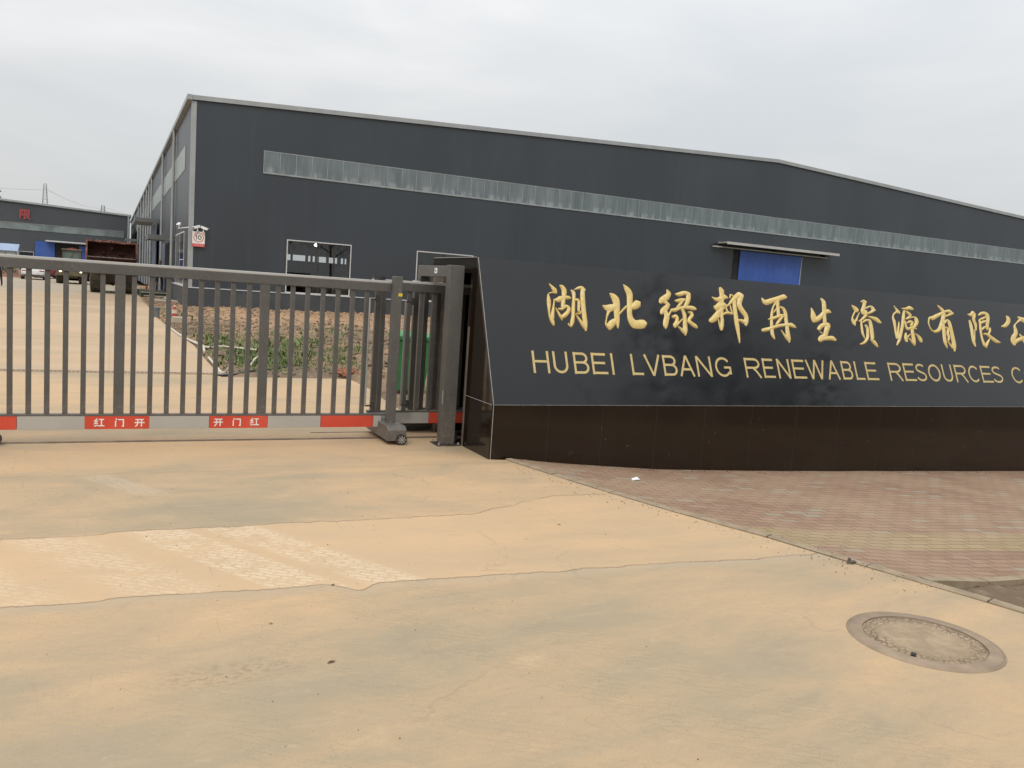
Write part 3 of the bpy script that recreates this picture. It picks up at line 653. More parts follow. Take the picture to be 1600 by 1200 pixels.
# ------------------------------------------------------------ granite company sign
SX0, SX1 = 3.264, 14.0
F0 = Vector((0, 7.136, .525)); F1 = Vector((0, 7.730, 1.915)); FD = (F1-F0).normalized(); FN = Vector((0, -FD.z, FD.y))
sign = empty('company_sign', (SX0, 7.136, 0)); tag(sign, 'long dark granite company sign with sloping face and gold lettering', 'sign')
def sg(mb, name, mats, **kw):
    mb.v = [(x-SX0, y-7.136, z) for x, y, z in mb.v]; return mb.build(name, mats, sign, **kw)
k = MB(); k.box(SX0+.02, SX1, 7.136, 7.30, -.62, .5225); sg(k, 'base_panel', granite_base)
k = MB(); k.prism([(7.136, .5275), (7.730, 1.915), (7.79, 1.915), (7.30, .5275)], 'x', SX0+.02, SX1); sg(k, 'face_panel', granite_face)
k = MB(); k.prism([(7.137, -.1), (7.137, .524), (7.731, 1.914), (7.79, 1.914), (7.79, -.1)], 'x', SX0, SX0+.0195)
k.prism([(7.7905, 1.755), (7.7905, 1.914), (8.95, 1.914), (8.95, 1.755)], 'x', SX0, SX0+.0195); sg(k, 'side_panel', granite_base)
k = MB(); k.box(SX0+.004, SX0+.15, 7.791, 7.845, -.1, 1.22); k.box(SX0+.004, SX0+.15, 7.791, 7.845, 1.221, 1.754, 1); sg(k, 'raw_jamb', [raw_edge, granite_base])
k = MB(); k.box(SX0+.004, SX0+.15, 8.62, 8.95, -.1, 1.754); sg(k, 'raw_jamb', raw_edge)
k = MB(); k.box(SX0+.151, SX1, 8.85, 8.95, -.5, 1.90); k.box(SX0+.151, SX1, 7.849, 8.849, -.05, -.01); sg(k, 'rear_wall', granite_base)
k = MB(); k.box(SX0+.02, SX1, 7.7905, 8.95, 1.9015, 1.9155); sg(k, 'coping', granite_base)
def fp(u, v, h): p = F0+FD*v+FN*h; return (u, p.y, p.z)
k = MB()   # pale grout along the joints
def gline(a, b, w=.004, mi=0): k.cyl(a, b, w, 6, mi)
gline((SX0+.018, 7.1355, -.02), (SX0+.018, 7.1355, .525), .0035)
gline((SX0+.018, 7.1355, .526), (SX0+.018, 7.7295, 1.915), .0035)
gline((SX0, 7.137, .525), (SX0, 7.79, .525), .0028)
k.box(SX0+.02, SX1, 7.130, 7.1365, .5228, .5272, 1)
gline((SX0, 7.731, 1.9145), (SX0, 8.94, 1.9145), .0035)
sg(k, 'grout', [grout, paint('greyer_grout', (.20, .185, .17), .7, 0, .2, 12)])
for x in (3.88, 4.5, 5.16, 5.79, 6.44, 7.10, 7.76, 8.45, 9.1, 9.75, 10.42, 11.1, 11.75, 12.4, 13.05):
    k = MB(); k.box(x-.0015, x+.0015, 7.1353, 7.137, -.62, .5225); sg(k, 'panel_joint', seam_dark)
for x in (3.83, 5.23, 6.63, 8.03, 9.43, 10.83, 12.23):
    k = MB(); v = [fp(x-.0015, 0, -.001), fp(x+.0015, 0, -.001), fp(x+.0015, 1.511, -.001), fp(x-.0015, 1.511, -.001), fp(x-.0015, 0, .0006), fp(x+.0015, 0, .0006), fp(x+.0015, 1.511, .0006), fp(x-.0015, 1.511, .0006)]
    k.add(v, [(0,3,2,1),(4,5,6,7),(0,1,5,4),(1,2,6,5),(2,3,7,6),(3,0,4,7)]); sg(k, 'panel_joint', seam_dark)
k = MB()      # mortar smears and chips
for i in range(70):
    x = random.uniform(3.4, 12); z = random.choice((random.uniform(-.1, .5), .515+random.random()*.012)); r = random.uniform(.001, .004)
    k.add([(x-r, 7.1350, z-r), (x+r*1.3, 7.1350, z-r*.7), (x+r, 7.1350, z+r), (x-r*.6, 7.1350, z+r*.8)], [(0, 1, 2, 3)])
sg(k, 'mortar_splash', grout)['kind'] = 'stuff'

CH = """4044 1286 4044 1286 4048 1287 4042 1282 4086 1262 4062 1243 4124 1229 4081 1201 4122 1179 4105 1200 4071 1183 4072 1198 4029 1170 4027 1182 4024 1174 4024 1175;4019 1169 4017 1169 4026 1166 4010 1163 4041 1108 3996 1102 4035 1049 3992 1046 4018 986 3993 983 4020 927 3996 919 4051 887 4008 868 4048 835 4032 829 4042 828 4040 828;4083 1116 4082 1116 4087 1114 4078 1114 4078 1050 4058 1051 4065 965 4027 967 4053 902 4007 905 4044 893 4011 895 4029 886 4023 886;4069 1108 4069 1107 4073 1113 4072 1103 4116 1134 4117 1088 4144 1152 4160 1095 4193 1160 4195 1124 4250 1166 4240 1124 4283 1147 4276 1131 4285 1139 4284 1138;4164 1276 4163 1274 4170 1279 4162 1268 4175 1280 4164 1264 4212 1275 4175 1247 4243 1224 4183 1210 4225 1152 4175 1153 4207 1088 4160 1089 4197 1041 4152 1041 4188 1032 4156 1031 4174 1024 4168 1024;4112 1016 4111 1013 4117 1022 4114 1007 4122 1025 4118 1004 4155 1029 4163 1000 4209 1066 4209 1030 4261 1039 4219 1020 4249 983 4210 1001 4198 931 4170 965 4150 907 4133 942 4138 907 4126 932 4126 914 4124 918;4088 1023 4087 1022 4093 1023 4084 1018 4120 980 4099 969 4144 936 4118 923 4149 895 4138 890 4145 890 4144 890;4294 1233 4292 1232 4301 1235 4290 1226 4305 1234 4290 1222 4343 1211 4300 1194 4337 1151 4300 1149 4324 1086 4285 1085 4313 1011 4270 1010 4298 936 4258 938 4281 869 4236 878 4237 818 4232 844 4204 852 4219 864 4204 857 4215 865 4207 862 4208 864;4332 1236 4332 1235 4334 1241 4336 1233 4384 1273 4389 1243 4437 1283 4420 1249 4470 1251 4442 1226 4471 1243 4451 1225 4466 1231 4463 1229;4444 1272 4438 1271 4457 1265 4422 1262 4463 1255 4414 1252 4453 1159 4395 1153 4445 1054 4389 1046 4442 959 4386 950 4441 869 4388 862 4420 793 4399 791 4416 789 4401 787 4410 785 4407 784;4303 1121 4302 1117 4309 1130 4307 1109 4316 1135 4314 1106 4365 1141 4347 1110 4386 1104 4353 1096 4379 1048 4345 1046 4370 1011 4342 997 4393 997 4383 983 4393 989 4392 988;4310 970 4309 969 4315 970 4307 965 4359 916 4336 902 4399 870 4362 847 4422 822 4393 804 4421 814 4400 801 4415 804 4412 802;4319 977 4319 976 4325 982 4321 970 4357 985 4357 962 4392 995 4396 986 4397 992 4397 991|4653 1083 4652 1083 4658 1086 4652 1078 4706 1090 4675 1041 4739 1098 4722 1011 4778 1104 4782 1032 4813 1104 4809 1040 4829 1098 4826 1051 4840 1080 4840 1072;4765 1228 4764 1227 4771 1230 4762 1221 4828 1220 4775 1178 4874 1170 4787 1139 4870 1078 4794 1069 4852 994 4782 989 4841 925 4783 918 4815 842 4798 840 4807 837 4805 836;4732 1032 4728 1034 4740 1023 4713 1031 4741 1013 4703 1024 4709 972 4685 977 4686 930 4671 932 4670 879 4653 880 4661 875 4659 875;4659 879 4656 876 4669 883 4654 867 4677 883 4656 861 4692 892 4700 812 4721 918 4772 865 4771 942 4804 909 4785 945 4809 922 4803 942 4807 938;4825 979 4827 977 4824 985 4834 976 4826 991 4840 978 4875 1034 4889 1021 4924 1079 4939 1062 4958 1102 4972 1081 4966 1103 4976 1088 4975 1100 4976 1097;4955 1338 4954 1337 4962 1339 4951 1331 5020 1308 4964 1274 5055 1249 4978 1226 5047 1168 4973 1163 5028 1084 4960 1081 5012 1010 4948 1001 5022 957 4949 924 5054 937 4992 852 5099 945 5082 844 5145 946 5136 853 5168 936 5161 869 5184 910 5182 898;4969 1080 4969 1073 4978 1098 4981 1060 4992 1109 4996 1056 5040 1132 5063 1061 5081 1163 5124 1092 5108 1165 5139 1114 5137 1153 5142 1145|5517 1319 5516 1318 5524 1319 5512 1313 5569 1277 5507 1274 5525 1206 5473 1254 5453 1161 5408 1212 5428 1151 5389 1177 5414 1145 5386 1164 5395 1146 5391 1149;5462 1182 5458 1178 5477 1186 5452 1165 5488 1184 5453 1156 5531 1146 5471 1135 5495 1083 5444 1119 5444 1043 5396 1081 5412 1025 5380 1043 5401 1020 5378 1033 5386 1020 5383 1022;5455 1072 5448 1070 5473 1069 5433 1057 5482 1061 5427 1045 5498 1005 5428 998 5477 945 5405 951 5455 895 5395 894 5430 860 5413 858 5422 855 5420 855;5466 998 5469 997 5463 1007 5480 997 5464 1014 5488 1000 5501 1050 5520 1041 5534 1092 5546 1087 5542 1093 5543 1093;5520 1080 5520 1076 5529 1090 5524 1067 5538 1095 5532 1063 5579 1103 5583 1060 5658 1128 5661 1091 5739 1141 5733 1102 5825 1145 5808 1097 5871 1131 5846 1094 5882 1109 5868 1095 5880 1100 5879 1099;5617 1273 5617 1272 5622 1277 5619 1268 5668 1293 5663 1248 5716 1310 5719 1259 5777 1318 5762 1274 5828 1303 5793 1256 5834 1292 5808 1258 5831 1275 5827 1269;5816 1301 5809 1301 5833 1292 5788 1291 5838 1280 5776 1279 5823 1219 5763 1225 5784 1156 5736 1176 5739 1123 5712 1141 5729 1119 5710 1132 5716 1120 5713 1122;5596 1191 5596 1190 5599 1195 5598 1187 5653 1218 5650 1174 5703 1229 5703 1187 5743 1229 5740 1197 5751 1226 5749 1203 5757 1217 5756 1213;5727 1211 5724 1213 5730 1201 5711 1213 5727 1192 5701 1210 5682 1145 5655 1166 5634 1107 5614 1124 5626 1105 5611 1116 5616 1106 5613 1108;5681 1114 5677 1113 5693 1114 5669 1104 5700 1110 5666 1096 5726 1052 5679 1039 5726 985 5673 979 5718 910 5658 905 5709 846 5649 842 5678 794 5660 793 5669 789 5667 789;5588 892 5587 891 5595 894 5586 885 5637 875 5613 854 5682 849 5641 815 5684 838 5654 814 5677 823 5672 819;5523 999 5523 996 5528 1008 5528 989 5535 1013 5535 987 5592 1032 5566 982 5619 991 5574 983 5602 934 5555 944 5581 901 5527 911 5562 880 5535 879 5557 875 5538 874 5549 871 5545 870;5556 897 5559 894 5555 910 5573 891 5559 920 5585 894 5607 948 5623 933 5668 989 5677 980 5676 988 5677 987;5752 1068 5752 1067 5759 1073 5753 1061 5815 1076 5783 1047 5828 1026 5781 1033 5785 982 5747 999 5776 973 5727 953 5805 950 5767 916 5844 925 5805 891 5854 896 5830 880 5854 890 5837 878 5849 882 5846 880|6271 1400 6267 1398 6284 1400 6258 1389 6291 1397 6255 1380 6324 1361 6252 1343 6310 1294 6248 1292 6293 1223 6221 1224 6278 1152 6190 1146 6249 1061 6200 1054 6246 998 6199 995 6226 922 6174 923 6201 877 6172 877 6195 872 6175 872 6186 867 6182 867;6130 1270 6129 1269 6136 1273 6129 1264 6199 1266 6178 1223 6243 1283 6253 1219 6315 1315 6311 1251 6365 1276 6358 1264 6366 1270 6365 1269;6136 1164 6133 1161 6149 1169 6130 1150 6158 1169 6132 1143 6171 1180 6164 1105 6213 1209 6233 1124 6290 1215 6279 1150 6326 1188 6312 1163 6330 1183 6320 1165 6331 1175 6329 1172;6256 1134 6249 1139 6262 1111 6219 1141 6256 1091 6196 1133 6192 1031 6134 1077 6126 980 6080 1031 6068 957 6041 1001 6051 956 6032 987 6032 963 6029 969;6170 1004 6169 1003 6177 1001 6162 999 6178 948 6160 943 6192 890 6166 882 6189 884 6171 878 6182 878 6179 877;6233 1061 6234 1058 6235 1069 6241 1054 6240 1075 6249 1054 6292 1100 6293 1070 6351 1105 6337 1071 6392 1089 6379 1067 6396 1084 6386 1069 6396 1077 6394 1074;6269 1134 6270 1133 6270 1142 6279 1131 6312 1168 6321 1158 6358 1209 6378 1191 6406 1262 6439 1231 6463 1313 6503 1262 6535 1356 6535 1282 6592 1335 6546 1276 6600 1321 6566 1279 6596 1299 6591 1292;6387 1270 6389 1269 6382 1275 6399 1273 6402 1323 6416 1304 6443 1313 6426 1292 6446 1308 6434 1293 6444 1301 6442 1298;6577 1336 6567 1338 6596 1320 6536 1328 6600 1303 6517 1313 6559 1232 6488 1235 6549 1195 6479 1173 6575 1140 6512 1106 6608 1089 6546 1063 6612 1029 6548 1024 6594 983 6526 983 6567 946 6544 943 6556 939 6553 939;6440 1010 6439 1008 6448 1017 6441 1000 6456 1020 6446 996 6512 1022 6491 984 6567 1012 6534 965 6574 1002 6550 968 6573 985 6569 979;6456 1255 6449 1254 6472 1248 6431 1244 6478 1238 6421 1233 6466 1165 6408 1157 6462 1073 6401 1063 6459 1000 6394 989 6450 901 6396 892 6437 814 6401 809 6419 737 6407 735 6413 733 6412 733;6372 1185 6371 1185 6379 1184 6364 1180 6385 1135 6367 1130 6394 1093 6376 1087 6386 1086 6385 1086;6307 1157 6306 1157 6314 1155 6300 1151 6327 1117 6298 1105 6343 1095 6316 1079 6342 1089 6323 1077 6336 1081 6333 1079|6870 1307 6869 1306 6877 1307 6866 1301 6915 1284 6868 1249 6930 1286 6920 1220 7020 1312 7028 1252 7123 1341 7131 1284 7226 1372 7222 1311 7262 1351 7235 1316 7267 1344 7248 1318 7266 1331 7262 1327;7089 1271 7086 1273 7092 1263 7074 1272 7091 1256 7066 1269 7029 1196 7008 1202 7001 1124 6964 1126 6976 1029 6932 1027 6962 941 6914 936 6956 867 6902 855 6956 807 6935 800 6948 799 6946 798;7111 1302 7104 1301 7129 1296 7085 1290 7136 1286 7075 1278 7121 1218 7071 1212 7113 1146 7059 1139 7104 1085 7054 1079 7096 1075 7060 1071 7080 1067 7074 1066;7009 1129 7010 1128 7007 1136 7020 1129 7060 1187 7073 1180 7070 1188 7071 1187;7120 1211 7118 1209 7131 1216 7118 1200 7190 1202 7153 1177 7220 1143 7165 1129 7212 1062 7156 1053 7204 971 7149 963 7201 883 7137 872 7197 817 7139 807 7171 766 7156 764 7164 761 7162 761;7074 917 7073 917 7080 917 7070 912 7119 870 7094 856 7177 827 7129 796 7176 815 7142 794 7167 801 7161 797;6902 1040 6902 1039 6907 1047 6908 1034 6990 1078 6995 1041 7070 1103 7075 1072 7141 1119 7130 1087 7173 1097 7150 1076 7174 1091 7158 1076 7171 1082 7168 1080;7145 1094 7142 1096 7148 1084 7128 1097 7145 1076 7118 1093 7091 1023 7058 1045 7029 976 7007 991 7021 973 7004 984 7009 974 7007 976;6767 897 6767 893 6776 911 6776 883 6787 919 6788 880 6839 933 6842 888 6922 952 6928 912 7043 987 7044 947 7153 1001 7147 961 7253 1014 7231 962 7301 990 7265 954 7315 960 7301 948 7312 952 7311 951|7625 1223 7624 1223 7631 1222 7618 1218 7663 1175 7606 1161 7680 1124 7587 1102 7671 1103 7609 1038 7681 1112 7708 1059 7741 1145 7779 1106 7823 1203 7852 1155 7907 1222 7887 1168 7943 1185 7930 1172 7941 1177 7940 1176;7815 1360 7813 1359 7828 1362 7807 1350 7881 1328 7820 1306 7882 1258 7810 1250 7858 1188 7796 1182 7842 1113 7787 1107 7832 1050 7771 1045 7822 1039 7778 1035 7802 1029 7794 1028;7658 941 7663 938 7653 957 7684 937 7658 970 7701 942 7710 1015 7740 974 7796 1045 7793 994 7870 1040 7826 992 7883 1004 7826 985 7877 993 7837 979 7862 980 7856 978;7677 926 7676 925 7683 928 7675 920 7723 912 7710 899 7721 904 7720 902;7859 1027 7849 1029 7876 1010 7816 1022 7878 992 7795 1008 7831 930 7760 944 7790 863 7732 897 7716 819 7669 869 7689 801 7636 836 7668 795 7630 819 7641 796 7635 800;7631 807 7632 801 7638 824 7647 792 7651 834 7663 790 7728 860 7730 813 7816 873 7804 818 7891 875 7856 821 7927 839 7895 812 7929 831 7906 811 7924 820 7920 816|8321 1300 8320 1299 8330 1302 8316 1292 8396 1280 8337 1242 8424 1249 8359 1212 8422 1235 8375 1208 8408 1217 8400 1212;8362 1223 8359 1224 8365 1217 8350 1223 8364 1212 8343 1220 8316 1160 8295 1165 8293 1119 8262 1114 8335 1093 8261 1068 8310 1032 8290 1028 8301 1026 8299 1025;8427 1206 8426 1207 8430 1202 8420 1206 8385 1144 8365 1150 8359 1094 8321 1102 8349 1088 8321 1094 8333 1085 8329 1086;8489 1350 8490 1348 8493 1360 8501 1344 8550 1386 8540 1360 8596 1369 8559 1338 8598 1361 8571 1338 8592 1348 8588 1344;8573 1371 8566 1372 8587 1362 8544 1365 8590 1351 8531 1354 8559 1287 8499 1293 8537 1237 8457 1237 8525 1203 8463 1193 8516 1192 8471 1184 8496 1180 8489 1179;8549 1269 8550 1266 8552 1277 8558 1262 8558 1282 8566 1262 8629 1310 8628 1287 8688 1306 8649 1276 8718 1272 8665 1235 8725 1257 8715 1241 8726 1249 8725 1247;8704 1255 8702 1259 8701 1240 8686 1265 8691 1230 8670 1264 8626 1204 8616 1231 8568 1189 8564 1215 8559 1190 8556 1209 8551 1196 8551 1199;8549 1245 8542 1245 8565 1238 8521 1235 8570 1228 8509 1224 8550 1167 8499 1181 8472 1115 8449 1138 8397 1081 8385 1095 8385 1083 8384 1085;8551 1164 8551 1163 8558 1168 8551 1158 8640 1168 8614 1133 8721 1155 8674 1108 8762 1119 8716 1084 8776 1089 8759 1076 8772 1081 8771 1079;8422 1092 8419 1092 8432 1088 8407 1084 8427 1006 8389 1001 8421 932 8383 923 8424 868 8410 864 8418 863 8417 863;8439 1077 8440 1075 8441 1085 8448 1072 8446 1091 8456 1072 8514 1125 8514 1094 8594 1121 8549 1092 8611 1056 8548 1043 8603 965 8537 956 8590 886 8529 882 8566 857 8523 865 8555 851 8524 856 8538 847 8533 848;8478 1051 8474 1049 8490 1052 8467 1040 8497 1050 8465 1033 8527 1013 8482 1002 8516 933 8465 930 8485 861 8442 874 8403 795 8381 821 8322 778 8318 796 8315 779 8313 792 8309 783 8309 785;8524 868 8519 865 8539 871 8512 854 8550 870 8512 845 8605 831 8549 800 8621 772 8595 760 8620 767 8601 758 8614 760 8611 759|9076 1336 9075 1336 9081 1337 9072 1332 9117 1302 9090 1288 9158 1271 9102 1240 9164 1240 9145 1227 9159 1231 9157 1230;9111 1260 9109 1262 9110 1252 9099 1264 9106 1246 9090 1262 9046 1211 9025 1220 9025 1170 8993 1166 9045 1128 8991 1116 9034 1056 8989 1049 9016 975 8980 969 9024 903 8979 892 9018 894 8986 887 9005 886 9000 885;9103 1118 9102 1118 9109 1115 9093 1115 9086 1044 9056 1044 9059 962 9016 962 9039 893 8992 891 9030 885 8996 884 9014 879 9008 878;9210 1305 9209 1303 9219 1313 9213 1296 9291 1322 9284 1289 9365 1349 9347 1293 9420 1331 9382 1292 9429 1304 9413 1292 9425 1296 9424 1295;9253 1284 9249 1284 9261 1279 9236 1280 9263 1273 9229 1274 9241 1201 9185 1202 9204 1117 9149 1119 9161 1033 9108 1038 9105 937 9050 944 9056 864 9007 876 8977 799 8959 805 8965 798 8963 798;9270 1275 9267 1273 9280 1279 9264 1265 9287 1279 9265 1260 9346 1258 9300 1227 9368 1212 9323 1217 9296 1171 9280 1193 9250 1155 9241 1170 9244 1154 9237 1165 9236 1157 9235 1159;9260 1162 9260 1161 9265 1170 9267 1157 9336 1193 9337 1176 9411 1208 9397 1186 9466 1185 9405 1160 9472 1124 9400 1127 9413 1066 9363 1086 9382 1052 9327 1039 9400 1045 9382 1025 9403 1041 9390 1026 9402 1034 9400 1031;9217 1136 9215 1136 9226 1134 9206 1130 9233 1068 9194 1056 9255 1050 9221 1007 9297 1061 9299 1024 9309 1059 9311 1032 9320 1050 9320 1046;9237 1107 9237 1105 9240 1115 9244 1101 9246 1120 9251 1101 9315 1150 9307 1111 9375 1128 9320 1113 9341 1074 9294 1083 9329 1067 9294 1073 9310 1063 9304 1064;9328 1073 9321 1072 9345 1068 9302 1062 9352 1059 9292 1051 9341 990 9281 981 9337 921 9271 910 9332 862 9270 853 9301 809 9277 807 9289 803 9286 803;9178 973 9175 973 9188 969 9163 966 9197 914 9132 906 9183 862 9137 854 9166 845 9153 842 9160 841 9158 841;9181 910 9183 908 9181 919 9194 906 9185 925 9204 908 9239 953 9248 942 9277 966 9281 956 9284 963 9284 962;9211 903 9209 902 9220 905 9206 896 9257 881 9229 864 9309 849 9262 819 9309 839 9275 817 9300 825 9294 822;9350 969 9349 968 9359 972 9346 962 9417 948 9380 925 9457 910 9393 885 9453 865 9413 854 9448 858 9420 850 9437 850 9433 849|9921 1391 9919 1390 9929 1393 9916 1384 9994 1363 9949 1336 10039 1323 9981 1291 10038 1311 9995 1288 10025 1296 10018 1292;9688 1207 9686 1204 9699 1215 9688 1195 9709 1219 9695 1190 9762 1230 9761 1173 9834 1258 9853 1210 9937 1291 9952 1251 10044 1326 10048 1292 10136 1342 10108 1297 10189 1313 10147 1279 10207 1289 10190 1275 10204 1280 10203 1279;10184 1287 10184 1291 10177 1274 10173 1298 10166 1266 10160 1300 10086 1245 10079 1273 10025 1227 10018 1247 10017 1227 10011 1241 10009 1231 10008 1233;9703 1213 9701 1213 9710 1206 9687 1208 9673 1143 9651 1142 9671 1076 9653 1070 9703 1032 9684 1017 9761 1035 9758 995 9818 1066 9866 1034 9874 1131 9948 1115 9927 1206 10003 1197 9972 1271 10039 1265 9988 1282 10037 1277 10014 1289 10022 1288;9948 1126 9942 1126 9963 1122 9926 1118 9968 1115 9917 1109 9962 1051 9896 1044 9940 962 9874 955 9924 876 9863 864 9912 797 9894 793 9904 792 9902 791;9955 1130 9958 1128 9953 1138 9972 1128 9956 1146 9983 1131 10029 1199 10031 1173 10097 1174 10037 1151 10107 1087 10040 1072 10106 997 10032 983 10103 908 10025 895 10094 830 10016 821 10051 757 10022 755 10046 752 10025 750 10036 748 10033 747;9968 1087 9965 1085 9979 1091 9962 1076 9988 1092 9964 1071 10039 1071 9990 1058 10013 1003 9962 997 10014 952 9970 947 9985 903 9950 905 9977 897 9952 899 9964 894 9960 894;9944 894 9942 893 9954 894 9936 887 9980 860 9955 847 10042 811 9996 787 10041 802 10008 784 10032 790 10026 787|10485 1297 10484 1296 10495 1302 10484 1289 10542 1308 10544 1261 10608 1351 10598 1295 10662 1304 10594 1291 10629 1243 10563 1240 10617 1205 10559 1191 10630 1156 10569 1145 10588 1070 10569 1068 10578 1065 10576 1065;10496 1214 10492 1213 10507 1212 10481 1206 10512 1208 10477 1200 10530 1147 10466 1133 10525 1070 10461 1060 10507 984 10446 975 10504 912 10440 898 10492 842 10464 836 10489 837 10468 833 10480 832 10477 831;10557 1081 10555 1081 10562 1079 10548 1078 10531 992 10515 992 10502 916 10481 916 10490 912 10488 912;10700 1288 10700 1287 10703 1297 10710 1284 10768 1337 10775 1299 10852 1353 10825 1308 10928 1330 10860 1293 10939 1272 10864 1264 10899 1190 10828 1190 10862 1124 10799 1123 10823 1080 10804 1079 10813 1075 10811 1075;10709 1236 10704 1235 10720 1234 10692 1229 10725 1229 10686 1222 10721 1169 10676 1163 10699 1087 10654 1081 10684 990 10642 983 10684 928 10640 917 10709 876 10649 854 10715 831 10690 821 10713 826 10696 819 10707 821 10704 820;10708 1229 10708 1226 10713 1238 10716 1221 10721 1244 10726 1220 10788 1268 10798 1236 10853 1286 10862 1267 10861 1286 10868 1273 10869 1283 10871 1281;10696 1179 10696 1174 10705 1193 10708 1165 10719 1202 10723 1164 10798 1223 10799 1183 10841 1223 10839 1198 10850 1221 10848 1203 10856 1215 10856 1212;10690 1078 10693 1075 10691 1088 10706 1073 10697 1096 10718 1075 10759 1133 10773 1103 10817 1141 10817 1115 10826 1139 10825 1121 10833 1133 10832 1130;10881 1121 10876 1120 10893 1117 10862 1114 10897 1111 10855 1107 10889 1069 10845 1073 10842 1027 10812 1036 10832 1022 10810 1029 10819 1021 10815 1022;10708 1024 10707 1020 10719 1031 10709 1012 10729 1035 10715 1008 10810 1037 10772 1001 10880 997 10827 961 10940 964 10882 922 10987 940 10941 896 11024 913 11013 900 11024 906 11023 905;10818 959 10817 959 10821 953 10806 958 10775 893 10733 906 10731 844 10684 856 10717 837 10683 846 10697 834 10691 836|11305 1317 11303 1316 11316 1319 11298 1309 11379 1290 11297 1269 11355 1213 11276 1233 11241 1141 11214 1186 11141 1141 11142 1156 11134 1147 11135 1148;11552 1316 11550 1314 11565 1320 11547 1306 11641 1313 11583 1263 11714 1302 11644 1235 11797 1273 11725 1217 11845 1214 11810 1191 11846 1207 11821 1191 11840 1198 11836 1195;11611 1275 11608 1278 11610 1260 11589 1282 11600 1249 11571 1279 11510 1214 11495 1228 11453 1177 11419 1180 11469 1123 11396 1112 11461 1057 11376 1067 11399 994 11302 1014 11380 954 11260 942 11352 897 11291 884 11344 887 11299 878 11325 876 11318 875;11296 909 11300 903 11302 930 11325 895 11318 945 11349 897 11423 988 11440 939 11539 1019 11543 961 11630 1034 11632 986 11648 1031 11650 997 11663 1020 11663 1014;11489 1052 11487 1051 11500 1053 11481 1044 11574 1009 11512 982 11615 939 11546 911 11625 888 11599 876 11624 883 11605 875 11618 877 11615 876"""
for ci, ch in enumerate(CH.split('|')):
    k = MB(); u_all = []
    for si, st in enumerate(ch.split(';')):
        n = [int(t)/1000 for t in st.split()]; P = [n[i:i+4] for i in range(0, len(n), 4)]
        P = cat_rom(P, 3); v = []; f = []; u_all += [p[0] for p in P]
        for p in P:
            A = Vector((p[0], p[1])); B = Vector((p[2], p[3])); w = (B-A).length; h = min(.008, .28*w)+.0025+.0004*si
            for t, hh in ((-.0, .0), (.10, .45), (.27, .86), (.5, 1.0), (.73, .86), (.90, .45), (1., .0)):
                q = A.lerp(B, t); v.append(fp(q.x, q.y, .0012+h*hh))
        m7 = 7
        for i in range(len(P)-1):
            for j in range(6): f.append((i*m7+j, i*m7+j+1, (i+1)*m7+j+1, (i+1)*m7+j))
        k.add(v, f, 0)
        v = []; f = []
        for p in P:    # flat brown ribbon painted as the engraving's shadow edge around each stroke
            A = Vector((p[0], p[1])); B = Vector((p[2], p[3])); c = (A+B)/2; d = (B-A)
            if d.length < 1e-5: d = Vector((1e-4, 0))
            d = d.normalized()*(d.length/2+.0055); q0, q1 = c-d, c+d
            v += [fp(q0.x, q0.y, .0006+.00002*si), fp(q1.x, q1.y, .0006+.00002*si)]
        for i in range(len(P)-1): f.append((2*i, 2*i+1, 2*i+3, 2*i+2))
        k.add(v, f, 1)
    sg(k, 'gold_character', [gold_mat, gold_edge], smooth=True)

def glyph(c):
    A = lambda cx, cy, rx, ry, a, b, n=10: arc(cx, cy, rx, ry, a, b, n)
    h = .068  # half stroke as share of cap height, so strokes sit inside the box
    y0, y1 = h, 1-h
    G = {
     'H': [[(.0, 0), (.0, 1)], [(1., 0), (1., 1)], [(0, .53), (1., .53)]],
     'U': [[(0, 1), (0, .36)]+A(.5, .36, .5, .36-h, 180, 360, 14)[1:-1]+[(1., .36), (1., 1)]],
     'B': [[(0, 0), (0, 1)], [(0, y1), (.58, y1)]+A(.60, (y1+.53)/2, .34, (y1-.53)/2, 90, -90, 8)+[(0, .53)], [(0, y0), (.62, y0)]+A(.64, (y0+.53)/2, .36, (.53-y0)/2, -90, 90, 8)],
     'E': [[(0, 0), (0, 1)], [(0, y1), (.97, y1)], [(0, .53), (.9, .53)], [(0, y0), (1.04, y0)]],
     'I': [[(.5, 0), (.5, 1)]],
     'L': [[(0, 1), (0, 0)], [(0, y0), (1.05, y0)]],
     'V': [[(-.02, 1), (.5, 0)], [(1.02, 1), (.5, 0)]],
     'A': [[(-.02, 0), (.5, 1)], [(1.02, 0), (.5, 1)], [(.18, .34), (.82, .34)]],
     'N': [[(0, 0), (0, 1)], [(1, 0), (1, 1)], [(.0, .98), (1, .02)]],
     'W': [[(-.02, 1), (.24, 0)], [(.24, 0), (.5, 1)], [(.5, 1), (.76, 0)], [(.76, 0), (1.02, 1)]],
     'G': [A(.5, .5, .5, .5-h, 38, 322, 22)+[(.96, .22)], [(1., .14), (1., .48)], [(1.05, .48), (.56, .48)]],
     'C': [A(.5, .5, .5, .5-h, 40, 318, 24)],
     'O': [A(.5, .5, .5, .5-h, 0, 350, 30)+['c']],
     'R': [[(0, 0), (0, 1)], [(0, y1), (.6, y1)]+A(.62, (y1+.50)/2, .34, (y1-.50)/2, 90, -90, 8)+[(0, .50)], [(.52, .48), (.72, .33), (1.0, 0)]],
     'S': [A(.5, .74, .42, .26-h, 30, 90, 5)+A(.48, .74, .42, .26-h, 90, 250, 9)[1:]+[(.62, .49)]+A(.52, .28, .46, .28-h, 62, -90, 10)+A(.5, .28, .48, .28-h, -90, -165, 6)[1:]],
    }
    return G[c]
